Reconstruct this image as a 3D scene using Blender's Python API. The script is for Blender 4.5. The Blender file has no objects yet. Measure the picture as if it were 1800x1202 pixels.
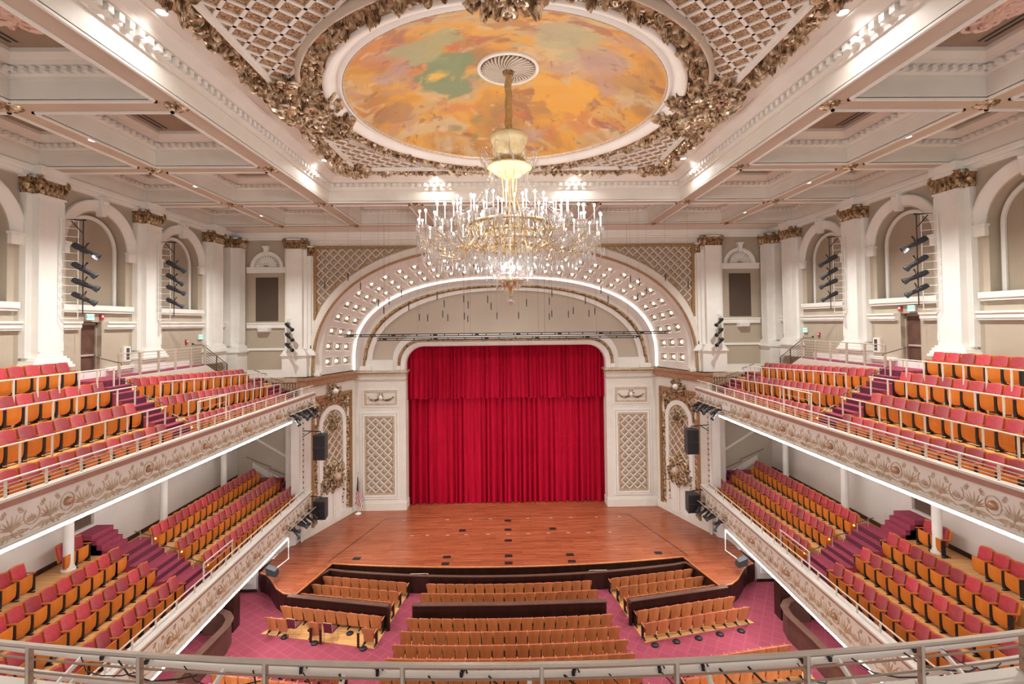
import bpy, math, random
from math import sin, cos, pi, sqrt, radians, atan2
from mathutils import Vector, Matrix

# ------------------------------------------------------------------ camera, world, exposure
SC = bpy.context.scene
COL = SC.collection
cam_d = bpy.data.cameras.new('camera')
cam = bpy.data.objects.new('camera', cam_d)
COL.objects.link(cam)
cam_d.sensor_width = 36.0
cam_d.lens = 17.0
cam_d.shift_y = -52.0 / 1800.0
cam_d.clip_end = 200
cam.matrix_world = (Matrix.Translation((-0.15, 0, 14.65)) @ Matrix.Rotation(-math.atan(15 / 850), 4, 'Z')
                    @ Matrix.Rotation(pi / 2 + math.atan(19 / 850), 4, 'X') @ Matrix.Rotation(-0.011, 4, 'Z'))
SC.camera = cam
SC.view_settings.view_transform = 'Standard'
SC.view_settings.look = 'None'
SC.view_settings.gamma = 1.0
SC.view_settings.exposure = 0.12
world = bpy.data.worlds.new('world')
SC.world = world
world.use_nodes = True
world.node_tree.nodes['Background'].inputs[0].default_value = (1.0, 0.985, 0.97, 1)
world.node_tree.nodes['Background'].inputs[1].default_value = 1.02

def light(name, kind, loc, power, color=(1, 0.93, 0.86), size=0.1, target=None, spot=None, blend=0.6):
    d = bpy.data.lights.new(name, kind)
    d.energy = power
    d.color = color
    if kind != 'AREA':
        d.shadow_soft_size = size
    else:
        d.size = size
    if spot:
        d.spot_size = radians(spot); d.spot_blend = blend
    o = bpy.data.objects.new(name, d)
    COL.objects.link(o)
    o.location = loc
    if target is not None:
        o.rotation_euler = (Vector(target) - Vector(loc)).to_track_quat('-Z', 'Y').to_euler()
    return o

CHX, CHY = 0.1, 16.2          # chandelier axis
# light given off inside the chandelier
for k in range(8):
    a = 2 * pi * k / 8 + 0.2
    light('chandelier_glow', 'POINT', (CHX + 1.9 * cos(a), CHY + 1.9 * sin(a), 18.75), 85, (1, 0.96, 0.91), 0.06)
light('chandelier_glow', 'POINT', (CHX, CHY, 16.55), 60, (1, 0.97, 0.93), 0.1)
# house downlights set in the beam soffits
for s in (-1, 1):
    for y in (10.7, 15.85, 21.15, 26.9):
        light('house_downlight', 'SPOT', (s * 13.45, y, 20.70), 2300, (1, 0.98, 0.95), 0.08, (s * 14.2, y, 0), 125, 0.8)
    for y in (11.2, 21.4):
        light('cove_downlight', 'SPOT', (s * 8.0, y, 21.88), 170, (1, 0.97, 0.94), 0.06, (s * 8.25, y, 0), 150, 0.7)
    light('cove_downlight', 'SPOT', (s * 3.4, 23.22, 21.88), 150, (1, 0.97, 0.94), 0.06, (s * 3.4, 23.35, 0), 150, 0.7)
    for y in (24.3, 29.6):
        light('house_downlight', 'SPOT', (s * 2.3, y, 20.70), 1300, (1, 0.98, 0.95), 0.08, (s * 2.2, y, 0), 120, 0.8)
    # stage wash from the lamps on the gallery corners
    light('stage_wash', 'SPOT', (s * 11.6, 27.6, 9.2), 2000, (1, 0.97, 0.94), 0.12, (-s * 1.5, 36.5, 4.5), 62, 0.8)
    light('stage_wash', 'SPOT', (s * 11.5, 26.6, 3.2), 900, (1, 0.95, 0.9), 0.12, (-s * 3.0, 33.5, 2.5), 80, 0.8)
    light('box_wash', 'SPOT', (s * 16.9, 19.6, 17.6), 1400, (1, 0.95, 0.9), 0.12, (0, 32, 1.0), 50, 0.8)

# ------------------------------------------------------------------ materials
def mat(name, color, rough=0.6, metal=0.0, color2=None, scale=4.0, bump=0.0, bscale=40.0, vary=0.0, spec=0.5,
        emit=None, estr=0.0, detail=4.0, stretch=(1, 1, 1), lo=0.35, hi=0.65, sheen=0.0):
    m = bpy.data.materials.new(name)
    m.use_nodes = True
    nt = m.node_tree
    b = nt.nodes['Principled BSDF']
    b.inputs['Base Color'].default_value = (*color, 1)
    b.inputs['Roughness'].default_value = rough
    b.inputs['Metallic'].default_value = metal
    b.inputs['Specular IOR Level'].default_value = spec
    if sheen:
        b.inputs['Sheen Weight'].default_value = sheen
    out = None
    if color2 is not None:
        tc = nt.nodes.new('ShaderNodeTexCoord'); mp = nt.nodes.new('ShaderNodeMapping')
        mp.inputs['Scale'].default_value = stretch
        nt.links.new(tc.outputs['Object'], mp.inputs['Vector'])
        n = nt.nodes.new('ShaderNodeTexNoise'); n.inputs['Scale'].default_value = scale; n.inputs['Detail'].default_value = detail
        nt.links.new(mp.outputs['Vector'], n.inputs['Vector'])
        r = nt.nodes.new('ShaderNodeValToRGB')
        r.color_ramp.elements[0].color = (*color, 1); r.color_ramp.elements[1].color = (*color2, 1)
        r.color_ramp.elements[0].position = lo; r.color_ramp.elements[1].position = hi
        nt.links.new(n.outputs['Fac'], r.inputs['Fac'])
        out = r.outputs['Color']
    if vary:
        oi = nt.nodes.new('ShaderNodeObjectInfo')
        hs = nt.nodes.new('ShaderNodeHueSaturation')
        mr = nt.nodes.new('ShaderNodeMapRange')
        mr.inputs['To Min'].default_value = 1 - vary; mr.inputs['To Max'].default_value = 1 + vary
        nt.links.new(oi.outputs['Random'], mr.inputs['Value'])
        nt.links.new(mr.outputs['Result'], hs.inputs['Value'])
        if out is not None:
            nt.links.new(out, hs.inputs['Color'])
        else:
            hs.inputs['Color'].default_value = (*color, 1)
        out = hs.outputs['Color']
    if out is not None:
        nt.links.new(out, b.inputs['Base Color'])
    if bump:
        tc = nt.nodes.new('ShaderNodeTexCoord')
        n = nt.nodes.new('ShaderNodeTexNoise'); n.inputs['Scale'].default_value = bscale
        nt.links.new(tc.outputs['Object'], n.inputs['Vector'])
        bp = nt.nodes.new('ShaderNodeBump'); bp.inputs['Strength'].default_value = bump; bp.inputs['Distance'].default_value = 0.02
        nt.links.new(n.outputs['Fac'], bp.inputs['Height'])
        nt.links.new(bp.outputs['Normal'], b.inputs['Normal'])
    if emit is not None:
        b.inputs['Emission Color'].default_value = (*emit, 1)
        b.inputs['Emission Strength'].default_value = estr
    return m

M = {}
M['cream'] = mat('cream_plaster', (0.72, 0.685, 0.605), 0.5, color2=(0.77, 0.73, 0.655), scale=1.2)
M['white'] = mat('white_plaster', (0.79, 0.775, 0.715), 0.42, color2=(0.83, 0.815, 0.76), scale=1.5)
M['taupe'] = mat('taupe_paint', (0.425, 0.36, 0.275), 0.7, color2=(0.46, 0.395, 0.305), scale=0.8)
M['taupe_l'] = mat('tympanum_paint', (0.49, 0.435, 0.345), 0.7, color2=(0.53, 0.47, 0.375), scale=0.5)
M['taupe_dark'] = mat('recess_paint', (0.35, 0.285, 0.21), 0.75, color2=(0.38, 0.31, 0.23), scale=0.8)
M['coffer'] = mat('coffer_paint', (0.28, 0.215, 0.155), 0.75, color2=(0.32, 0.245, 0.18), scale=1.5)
M['soffit'] = mat('soffit_shade_tan', (0.50, 0.43, 0.345), 0.6, color2=(0.54, 0.465, 0.375), scale=1.0)  # tan puts the shade on the beam undersides into the colour
M['greywall'] = mat('grey_wall_paint', (0.68, 0.64, 0.59), 0.65, color2=(0.72, 0.68, 0.63), scale=1.0)
M['gold'] = mat('antique_gold_shaded', (0.20, 0.115, 0.055), 0.32, 0.6, color2=(0.82, 0.66, 0.47), scale=6, bump=0.3, bscale=16, lo=0.38, hi=0.60)  # dark and light patches put leaf shading and highlights into the gold
M['goldcap'] = mat('dark_antique_gold', (0.15, 0.08, 0.035), 0.35, 0.6, color2=(0.50, 0.34, 0.19), scale=6, bump=0.3, bscale=20, lo=0.36, hi=0.6)
M['goldline'] = mat('gold_moulding', (0.30, 0.17, 0.07), 0.4, 0.5, color2=(0.55, 0.37, 0.2), scale=14, bump=0.5, bscale=30)
M['goldpale'] = mat('pale_gilding', (0.66, 0.55, 0.42), 0.4, 0.25, color2=(0.50, 0.38, 0.25), scale=9)
M['goldcell'] = mat('gilded_relief', (0.22, 0.12, 0.055), 0.5, 0.35, color2=(0.62, 0.46, 0.29), scale=24, bump=0.8, bscale=40, lo=0.42, hi=0.6)
M['celltan'] = mat('tan_relief', (0.46, 0.36, 0.26), 0.5, 0.15, color2=(0.36, 0.27, 0.18), scale=10)
M['copper'] = mat('copper_band', (0.40, 0.23, 0.13), 0.4, 0.3, color2=(0.48, 0.29, 0.17), scale=5)
M['brownband'] = mat('russet_band', (0.40, 0.21, 0.16), 0.5, color2=(0.43, 0.25, 0.19), scale=3)
M['railcream'] = mat('cream_rail_paint', (0.74, 0.665, 0.56), 0.4, color2=(0.78, 0.70, 0.60), scale=6)
M['brass'] = mat('brass', (0.50, 0.37, 0.18), 0.32, 0.8, color2=(0.62, 0.48, 0.27), scale=8)
M['steel'] = mat('champagne_rail_paint', (0.58, 0.50, 0.41), 0.38, 0.35, color2=(0.62, 0.54, 0.45), scale=6)
M['rail_under'] = mat('rail_shade_brown', (0.36, 0.255, 0.185), 0.4, 0.4)  # brown puts the shaded sides of the champagne rail into the colour
M['bronze'] = mat('dark_bronze', (0.17, 0.125, 0.095), 0.4, 0.5)
M['black'] = mat('black_metal', (0.018, 0.018, 0.02), 0.45, 0.2)
M['blackgloss'] = mat('dark_grey_cabinet', (0.045, 0.048, 0.055), 0.5, 0.0)
M['seatwood'] = mat('orange_maple', (0.58, 0.165, 0.022), 0.35, color2=(0.69, 0.22, 0.034), scale=3.0, stretch=(1, 1, 0.25), vary=0.1, detail=6)
M['orchwood'] = mat('orchestra_seat_veneer', (0.47, 0.165, 0.055), 0.35, color2=(0.58, 0.225, 0.085), scale=3.5, stretch=(1, 1, 0.2), vary=0.1, detail=6)
M['redfabric'] = mat('red_upholstery', (0.34, 0.014, 0.023), 0.8, color2=(0.43, 0.024, 0.035), scale=7, vary=0.3, sheen=0.5)
M['darkwood'] = mat('dark_mahogany', (0.022, 0.008, 0.006), 0.3, color2=(0.04, 0.014, 0.009), scale=4, stretch=(1, 1, 0.2))
M['curtain'] = mat('crimson_velvet', (0.34, 0.001, 0.018), 0.8, color2=(0.45, 0.002, 0.028), scale=3.0, stretch=(3, 3, 0.2), spec=0.15)
M['blackbag'] = mat('black_plastic', (0.02, 0.02, 0.022), 0.4)
M['burgundy'] = mat('burgundy_vinyl', (0.13, 0.02, 0.035), 0.5)
M['doorbrown'] = mat('brown_door', (0.11, 0.055, 0.04), 0.45, color2=(0.14, 0.07, 0.05), scale=3)
M['darkpanel'] = mat('dark_grille_cloth', (0.085, 0.058, 0.04), 0.85, color2=(0.10, 0.07, 0.05), scale=60, stretch=(0.1, 0.1, 4))
M['redpaint'] = mat('red_alarm', (0.45, 0.03, 0.03), 0.4)
M['whiteplastic'] = mat('white_plastic', (0.8, 0.79, 0.77), 0.4)
M['exit_face'] = mat('exit_sign_face', (0.5, 0.8, 0.65), 0.4, emit=(0.45, 0.95, 0.72), estr=0.75)
M['exit_text'] = mat('exit_letters', (0.05, 0.5, 0.3), 0.4, emit=(0.02, 0.55, 0.32), estr=0.5)
M['bulb'] = mat('lit_bulb', (1, 1, 1), 0.3, emit=(1, 0.97, 0.92), estr=22)
M['cofferbulb'] = mat('lit_coffer_bulb', (1, 1, 1), 0.3, emit=(1, 0.98, 0.95), estr=22)
M['covelight'] = mat('lit_cove_strip', (1, 1, 1), 0.3, emit=(1, 0.985, 0.96), estr=4.5)
M['softbulb'] = mat('frosted_lit_globe', (1, 1, 1), 0.3, emit=(1, 0.98, 0.95), estr=5)
M['candle'] = mat('white_candle_tube', (0.9, 0.88, 0.84), 0.3, emit=(1, 0.97, 0.92), estr=0.6)
M['strip'] = mat('lit_strip', (1, 1, 1), 0.3, emit=(1, 0.985, 0.97), estr=45)
M['amber'] = mat('amber_aisle_light', (1, 0.7, 0.3), 0.3, emit=(1, 0.5, 0.12), estr=6)
M['milk'] = mat('cream_glass', (0.62, 0.51, 0.30), 0.3, color2=(0.55, 0.43, 0.23), scale=10)
M['flagblue'] = mat('flag_blue', (0.01, 0.02, 0.09), 0.7)
M['flagred'] = mat('flag_red', (0.42, 0.01, 0.02), 0.7)
M['flagwhite'] = mat('flag_white', (0.8, 0.78, 0.76), 0.7)
M['pinkplaster'] = mat('pink_tinted_plaster', (0.72, 0.53, 0.44), 0.6, color2=(0.78, 0.60, 0.51), scale=5)

def crystal():
    m = bpy.data.materials.new('cut_crystal'); m.use_nodes = True
    nt = m.node_tree; nt.nodes.clear()
    o = nt.nodes.new('ShaderNodeOutputMaterial'); mx = nt.nodes.new('ShaderNodeMixShader'); mx2 = nt.nodes.new('ShaderNodeMixShader')
    t = nt.nodes.new('ShaderNodeBsdfTransparent'); t.inputs[0].default_value = (0.95, 0.95, 0.95, 1)
    g = nt.nodes.new('ShaderNodeBsdfGlossy'); g.inputs['Roughness'].default_value = 0.08; g.inputs[0].default_value = (0.95, 0.95, 0.97, 1)
    d = nt.nodes.new('ShaderNodeBsdfTranslucent'); d.inputs[0].default_value = (0.75, 0.74, 0.73, 1)
    mx2.inputs[0].default_value = 0.22
    nt.links.new(g.outputs[0], mx2.inputs[1]); nt.links.new(d.outputs[0], mx2.inputs[2])
    mx.inputs[0].default_value = 0.55
    nt.links.new(t.outputs[0], mx.inputs[1]); nt.links.new(mx2.outputs[0], mx.inputs[2])
    nt.links.new(mx.outputs[0], o.inputs[0])
    return m
M['crystal'] = crystal()

def planks(name, c1, c2, c3, sx, sy, rough, axis=0, gap=0.0):
    m = bpy.data.materials.new(name); m.use_nodes = True
    nt = m.node_tree; b = nt.nodes['Principled BSDF']
    tc = nt.nodes.new('ShaderNodeTexCoord'); mp = nt.nodes.new('ShaderNodeMapping')
    if axis: mp.inputs['Rotation'].default_value = (0, 0, pi / 2)
    nt.links.new(tc.outputs['Object'], mp.inputs['Vector'])
    br = nt.nodes.new('ShaderNodeTexBrick')
    br.inputs['Scale'].default_value = 1.0; br.inputs['Brick Width'].default_value = sx; br.inputs['Row Height'].default_value = sy
    br.inputs['Mortar Size'].default_value = gap; br.inputs['Bias'].default_value = 0.0
    br.inputs['Color1'].default_value = (*c1, 1); br.inputs['Color2'].default_value = (*c2, 1); br.inputs['Mortar'].default_value = (*c3, 1)
    nt.links.new(mp.outputs['Vector'], br.inputs['Vector'])
    mp2 = nt.nodes.new('ShaderNodeMapping'); mp2.inputs['Scale'].default_value = (0.6, 8, 1) if not axis else (8, 0.6, 1)
    nt.links.new(tc.outputs['Object'], mp2.inputs['Vector'])
    n = nt.nodes.new('ShaderNodeTexNoise'); n.inputs['Scale'].default_value = 1.6; n.inputs['Detail'].default_value = 6
    nt.links.new(mp2.outputs['Vector'], n.inputs['Vector'])
    mix = nt.nodes.new('ShaderNodeMixRGB'); mix.blend_type = 'MULTIPLY'; mix.inputs[0].default_value = 0.6
    r = nt.nodes.new('ShaderNodeValToRGB'); r.color_ramp.elements[0].position = 0.3; r.color_ramp.elements[1].position = 0.62
    r.color_ramp.elements[0].color = (0.55, 0.42, 0.36, 1); r.color_ramp.elements[1].color = (1.05, 1, 1, 1)
    nt.links.new(n.outputs['Fac'], r.inputs['Fac'])
    nt.links.new(br.outputs['Color'], mix.inputs[1]); nt.links.new(r.outputs['Color'], mix.inputs[2])
    nt.links.new(mix.outputs[0], b.inputs['Base Color'])
    b.inputs['Roughness'].default_value = rough
    return m
M['stage'] = planks('stage_boards', (0.31, 0.082, 0.034), (0.43, 0.135, 0.062), (0.2, 0.05, 0.02), 1.6, 0.12, 0.27, gap=0.004)
M['floorwood'] = planks('pale_maple_boards', (0.72, 0.40, 0.15), (0.82, 0.50, 0.21), (0.6, 0.32, 0.11), 1.4, 0.10, 0.35, gap=0.003)

def carpet():
    m = bpy.data.materials.new('rose_carpet'); m.use_nodes = True
    nt = m.node_tree; b = nt.nodes['Principled BSDF']
    tc = nt.nodes.new('ShaderNodeTexCoord'); mp = nt.nodes.new('ShaderNodeMapping')
    mp.inputs['Rotation'].default_value = (0, 0, radians(33))
    nt.links.new(tc.outputs['Object'], mp.inputs['Vector'])
    br = nt.nodes.new('ShaderNodeTexBrick'); br.offset = 0.0
    br.inputs['Scale'].default_value = 1.0; br.inputs['Brick Width'].default_value = 0.52; br.inputs['Row Height'].default_value = 0.52
    br.inputs['Mortar Size'].default_value = 0.05; br.inputs['Mortar Smooth'].default_value = 0.9
    br.inputs['Color1'].default_value = (0.29, 0.046, 0.078, 1); br.inputs['Color2'].default_value = (0.33, 0.054, 0.09, 1)
    br.inputs['Mortar'].default_value = (0.36, 0.075, 0.115, 1)
    nt.links.new(mp.outputs['Vector'], br.inputs['Vector'])
    nt.links.new(br.outputs['Color'], b.inputs['Base Color'])
    b.inputs['Roughness'].default_value = 0.95
    return m
M['carpet'] = carpet()
M['carpet_plain'] = mat('rose_stair_carpet', (0.28, 0.035, 0.075), 0.95, color2=(0.35, 0.055, 0.10), scale=12)
M['carpet_riser'] = mat('plum_riser', (0.13, 0.02, 0.045), 0.9)

def mural_mat():
    """cloud-like patches of ochre, apricot, olive and sea green (a generic stand-in for the ceiling painting)"""
    m = bpy.data.materials.new('painted_sky_patches'); m.use_nodes = True
    nt = m.node_tree; b = nt.nodes['Principled BSDF']
    tc = nt.nodes.new('ShaderNodeTexCoord')
    def noise(scale, det, off, dist=0.0):
        mp = nt.nodes.new('ShaderNodeMapping'); mp.inputs['Location'].default_value = off
        nt.links.new(tc.outputs['Object'], mp.inputs['Vector'])
        n = nt.nodes.new('ShaderNodeTexNoise'); n.inputs['Scale'].default_value = scale; n.inputs['Detail'].default_value = det
        n.inputs['Distortion'].default_value = dist
        nt.links.new(mp.outputs['Vector'], n.inputs['Vector'])
        return n.outputs['Fac']
    r = nt.nodes.new('ShaderNodeValToRGB'); cr = r.color_ramp
    cols = [(0.25, (0.30, 0.19, 0.12)), (0.38, (0.40, 0.22, 0.09)), (0.46, (0.52, 0.27, 0.08)), (0.53, (0.66, 0.34, 0.07)),
            (0.60, (0.56, 0.37, 0.16)), (0.72, (0.42, 0.26, 0.17))]
    cr.elements[0].position, cr.elements[0].color = cols[0][0], (*cols[0][1], 1)
    cr.elements[1].position, cr.elements[1].color = cols[-1][0], (*cols[-1][1], 1)
    for p, c in cols[1:-1]:
        e = cr.elements.new(p); e.color = (*c, 1)
    nt.links.new(noise(0.32, 5, (3.1, 1.7, 0), 0.6), r.inputs['Fac'])
    cur = r.outputs['Color']
    for sc, off, col, lo, hi, amt in ((0.55, (9, 2, 0), (0.55, 0.22, 0.10), 0.54, 0.62, 0.7), (0.8, (1, 8, 0), (0.36, 0.15, 0.09), 0.58, 0.64, 0.8),
                                  (0.5, (5, 5, 4), (0.60, 0.47, 0.27), 0.54, 0.64, 0.8), (1.2, (2, 2, 2), (0.66, 0.52, 0.33), 0.60, 0.67, 0.6), (0.45, (4, 9, 2), (0.45, 0.30, 0.26), 0.56, 0.64, 0.7),
                                  (2.2, (7, 1, 1), (0.26, 0.15, 0.10), 0.62, 0.68, 0.6)):
        rr = nt.nodes.new('ShaderNodeMapRange'); rr.inputs['From Min'].default_value = lo; rr.inputs['From Max'].default_value = hi; rr.inputs['To Max'].default_value = amt
        nt.links.new(noise(sc, 4, off, 0.8), rr.inputs['Value'])
        mx = nt.nodes.new('ShaderNodeMixRGB'); mx.inputs[2].default_value = (*col, 1)
        nt.links.new(rr.outputs['Result'], mx.inputs[0]); nt.links.new(cur, mx.inputs[1]); cur = mx.outputs[0]
    # sea-green opening left of the centre: distance from a point, broken up by noise
    def blob(cx, cy, rad, col, amt):
        vm = nt.nodes.new('ShaderNodeVectorMath'); vm.operation = 'DISTANCE'; vm.inputs[1].default_value = (cx, cy, 1.0)
        nt.links.new(tc.outputs['Object'], vm.inputs[0])
        ad = nt.nodes.new('ShaderNodeMath'); ad.operation = 'ADD'
        ml = nt.nodes.new('ShaderNodeMath'); ml.operation = 'MULTIPLY'; ml.inputs[1].default_value = 3.0
        nt.links.new(noise(0.9, 4, (cx, cy, 3), 0.5), ml.inputs[0])
        nt.links.new(vm.outputs['Value'], ad.inputs[0]); nt.links.new(ml.outputs[0], ad.inputs[1])
        rr = nt.nodes.new('ShaderNodeMapRange'); rr.inputs['From Min'].default_value = rad + 1.5; rr.inputs['From Max'].default_value = rad + 1.25; rr.inputs['To Max'].default_value = amt
        nt.links.new(ad.outputs[0], rr.inputs['Value'])
        mx = nt.nodes.new('ShaderNodeMixRGB'); mx.inputs[2].default_value = (*col, 1)
        nt.links.new(rr.outputs['Result'], mx.inputs[0]); nt.links.new(CUR[0], mx.inputs[1]); CUR[0] = mx.outputs[0]
    CUR = [cur]
    blob(-1.9, 0.2, 1.25, (0.20, 0.27, 0.15), 0.9)
    blob(-2.2, -1.9, 1.0, (0.34, 0.36, 0.20), 0.8)
    blob(1.6, -2.4, 1.4, (0.42, 0.40, 0.24), 0.7)
    blob(-4.0, 1.6, .9, (0.34, 0.2, 0.13), .6)
    blob(0.0, -3.3, .7, (0.40, 0.2, 0.07), .8)
    blob(4.2, -.4, .9, (0.50, 0.3, 0.12), .6)
    blob(2.0, 1.2, 1.2, (0.72, 0.38, 0.07), 0.8)
    blob(-2.6, 0.3, 0.5, (0.85, 0.50, 0.10), 0.8)
    blob(-1.3, 3.4, 0.6, (0.30, 0.26, 0.12), 0.8)
    blob(0.5, 2.9, 0.5, (0.55, 0.17, 0.08), 0.8)
    blob(-1.6, -1.6, 0.35, (0.55, 0.14, 0.08), 0.85)
    blob(3.6, 2.6, 0.5, (0.36, 0.15, 0.12), 0.85)
    nt.links.new(CUR[0], b.inputs['Base Color'])
    b.inputs['Roughness'].default_value = 0.6
    return m
M['mural'] = mural_mat()

# ------------------------------------------------------------------ mesh helper
class MB:
    def __init__(s): s.v = []; s.f = []; s.m = []; s.cur = 0
    def add(s, vs, fs, mi=None):
        o = len(s.v); s.v.extend(vs)
        mi = s.cur if mi is None else mi
        for f in fs: s.f.append(tuple(o + i for i in f)); s.m.append(mi)
        return s
    def box(s, x0, x1, y0, y1, z0, z1, mi=None):
        if x0 > x1: x0, x1 = x1, x0
        if y0 > y1: y0, y1 = y1, y0
        return s.add([(x0, y0, z0), (x1, y0, z0), (x1, y1, z0), (x0, y1, z0), (x0, y0, z1), (x1, y0, z1), (x1, y1, z1), (x0, y1, z1)],
                     [(0, 3, 2, 1), (4, 5, 6, 7), (0, 1, 5, 4), (1, 2, 6, 5), (2, 3, 7, 6), (3, 0, 4, 7)], mi)
    def hexa(s, b4, t4, mi=None):
        return s.add(list(b4) + list(t4), [(0, 3, 2, 1), (4, 5, 6, 7), (0, 1, 5, 4), (1, 2, 6, 5), (2, 3, 7, 6), (3, 0, 4, 7)], mi)
    def prism(s, poly, z0, z1, mi=None):
        n = len(poly)
        vs = [(x, y, z0) for x, y in poly] + [(x, y, z1) for x, y in poly]
        return s.add(vs, [tuple(range(n - 1, -1, -1)), tuple(range(n, 2 * n))] + [(i, (i + 1) % n, n + (i + 1) % n, n + i) for i in range(n)], mi)
    def grid(s, rows, mi=None, closed=False):
        nr, nc = len(rows), len(rows[0])
        vs = [p for r in rows for p in r]
        fs = []
        for i in range(nr - 1):
            for j in range(nc - (0 if closed else 1)):
                k = (j + 1) % nc
                fs.append((i * nc + j, i * nc + k, (i + 1) * nc + k, (i + 1) * nc + j))
        return s.add(vs, fs, mi)
    def lathe(s, prof, c=(0, 0, 0), n=16, mi=None, cap=True):
        rows = [[(c[0] + r * cos(2 * pi * j / n), c[1] + r * sin(2 * pi * j / n), c[2] + z) for j in range(n)] for r, z in prof]
        s.grid(rows, mi, closed=True)
        if cap:
            o = len(s.v) - n * len(prof)
            s.f.append(tuple(o + j for j in range(n - 1, -1, -1))); s.m.append(s.cur if mi is None else mi)
            o2 = len(s.v) - n
            s.f.append(tuple(o2 + j for j in range(n))); s.m.append(s.cur if mi is None else mi)
        return s
    def tube(s, path, r, n=6, mi=None, flat=1.0, cap=True):
        P = [Vector(p) for p in path]
        rows = []
        up = Vector((0, 0, 1))
        for i, p in enumerate(P):
            t = (P[min(i + 1, len(P) - 1)] - P[max(i - 1, 0)])
            if t.length < 1e-9: t = Vector((0, 0, 1))
            t.normalize()
            u = up if abs(t.dot(up)) < 0.97 else Vector((1, 0, 0))
            a = t.cross(u).normalized(); b = a.cross(t).normalized()
            rr = r[i] if isinstance(r, (list, tuple)) else r
            rows.append([tuple(p + a * (rr * cos(2 * pi * j / n + pi / n)) + b * (rr * flat * sin(2 * pi * j / n + pi / n))) for j in range(n)])
        s.grid(rows, mi, closed=True)
        if cap:
            mi2 = s.cur if mi is None else mi
            o = len(s.v) - n * len(P)
            s.f.append(tuple(o + j for j in range(n))); s.m.append(mi2)
            o2 = len(s.v) - n
            s.f.append(tuple(o2 + j for j in range(n - 1, -1, -1))); s.m.append(mi2)
        return s
    def ball(s, c, r, n=8, k=5, mi=None, sz=1.0):
        prof = [(max(r * sin(pi * i / k), 1e-4), -r * sz * cos(pi * i / k)) for i in range(k + 1)]
        return s.lathe(prof, c, n, mi, cap=False)
    def xf(s, o, mtx, mi=None):
        """append another builder through a matrix"""
        vs = [tuple(mtx @ Vector(v)) for v in o.v]
        b = len(s.v); s.v.extend(vs)
        for f, m_ in zip(o.f, o.m): s.f.append(tuple(b + i for i in f)); s.m.append(m_ if mi is None else mi)
        return s
    def mesh(s, name, mats, smooth=False, off=None):
        me = bpy.data.meshes.new(name)
        if off is not None and off.length > 0:
            vs = [(x - off.x, y - off.y, z - off.z) for x, y, z in s.v]
        else: vs = s.v
        me.from_pydata(vs, [], s.f)
        for m_ in mats: me.materials.append(M[m_])
        if len(mats) > 1: me.polygons.foreach_set('material_index', s.m)
        if smooth: me.polygons.foreach_set('use_smooth', [True] * len(s.f))
        me.update()
        return me
    def build(s, name, mats, parent=None, smooth=False, world=True):
        if isinstance(mats, str): mats = [mats]
        off = None
        if parent is not None and world:
            off = parent.location.copy()
            if parent.parent: off = off + parent.parent.location
        o = bpy.data.objects.new(name, s.mesh(name, mats, smooth, off))
        COL.objects.link(o)
        if parent is not None: o.parent = parent
        return o

def tag(o, label=None, cat=None, group=None, kind=None):
    if label: o['label'] = label
    if cat: o['category'] = cat
    if group: o['group'] = group
    if kind: o['kind'] = kind
    return o
def thing(name, label, cat, loc=(0, 0, 0), rz=0.0, group=None):
    o = bpy.data.objects.new(name, None); COL.objects.link(o)
    o.location = loc; o.rotation_euler = (0, 0, rz)
    o.empty_display_size = 0.1
    return tag(o, label, cat, group)
def dup(root, loc=None, rz=None, label=None, group=None):
    r = root.copy(); COL.objects.link(r)
    if loc is not None: r.location = loc
    if rz is not None: r.rotation_euler = (0, 0, rz)
    if label: r['label'] = label
    if group: r['group'] = group
    for ch in list(root.children):
        c = ch.copy(); COL.objects.link(c); c.parent = r
        for g in list(ch.children):
            d = g.copy(); COL.objects.link(d); d.parent = c
    return r
def struct(name, mb, mats, smooth=False):
    o = mb.build(name, mats, None, smooth)
    o['kind'] = 'structure'
    return o
SIDE = {-1: 'left', 1: 'right'}
ORD = ['first', 'second', 'third', 'fourth', 'fifth', 'sixth', 'seventh', 'eighth', 'ninth', 'tenth', 'eleventh', 'twelfth', 'thirteenth',
       'fourteenth', 'fifteenth', 'sixteenth', 'seventeenth', 'eighteenth', 'nineteenth', 'twentieth'] + \
      ['twenty-' + w for w in ('first', 'second', 'third', 'fourth', 'fifth', 'sixth', 'seventh', 'eighth', 'ninth')] + ['thirtieth']

# ------------------------------------------------------------------ ornament helpers
def basis(c, u, v):
    """matrix taking (x,y,z) local to c + x*u + y*v + z*(u x v)"""
    u = Vector(u).normalized(); v = Vector(v).normalized(); w = u.cross(v)
    return Matrix(((u.x, v.x, w.x, c[0]), (u.y, v.y, w.y, c[1]), (u.z, v.z, w.z, c[2]), (0, 0, 0, 1)))
def leaf(mb, x, y, ang, L, W, h, curl=0.0, mi=None, z=0.0):
    """a raised pointed leaf lying in the local xy plane"""
    n = 4
    rows = []
    for i in range(n + 1):
        t = i / n
        w = W * sin(pi * min(1, t * 0.86 + 0.14)) * 0.5
        a = ang + curl * t
        px = x + L * t * cos(ang + curl * t * 0.5); py = y + L * t * sin(ang + curl * t * 0.5)
        nx, ny = -sin(a), cos(a)
        zz = z + h * sin(pi * (0.15 + 0.8 * t))
        rows.append([(px - nx * w, py - ny * w, z), (px - nx * w * 0.45, py - ny * w * 0.45, zz * 0.9), (px, py, zz * 0.55 + z * 0.45), (px + nx * w * 0.45, py + ny * w * 0.45, zz * 0.9), (px + nx * w, py + ny * w, z)])
    mb.grid(rows, mi)
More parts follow.
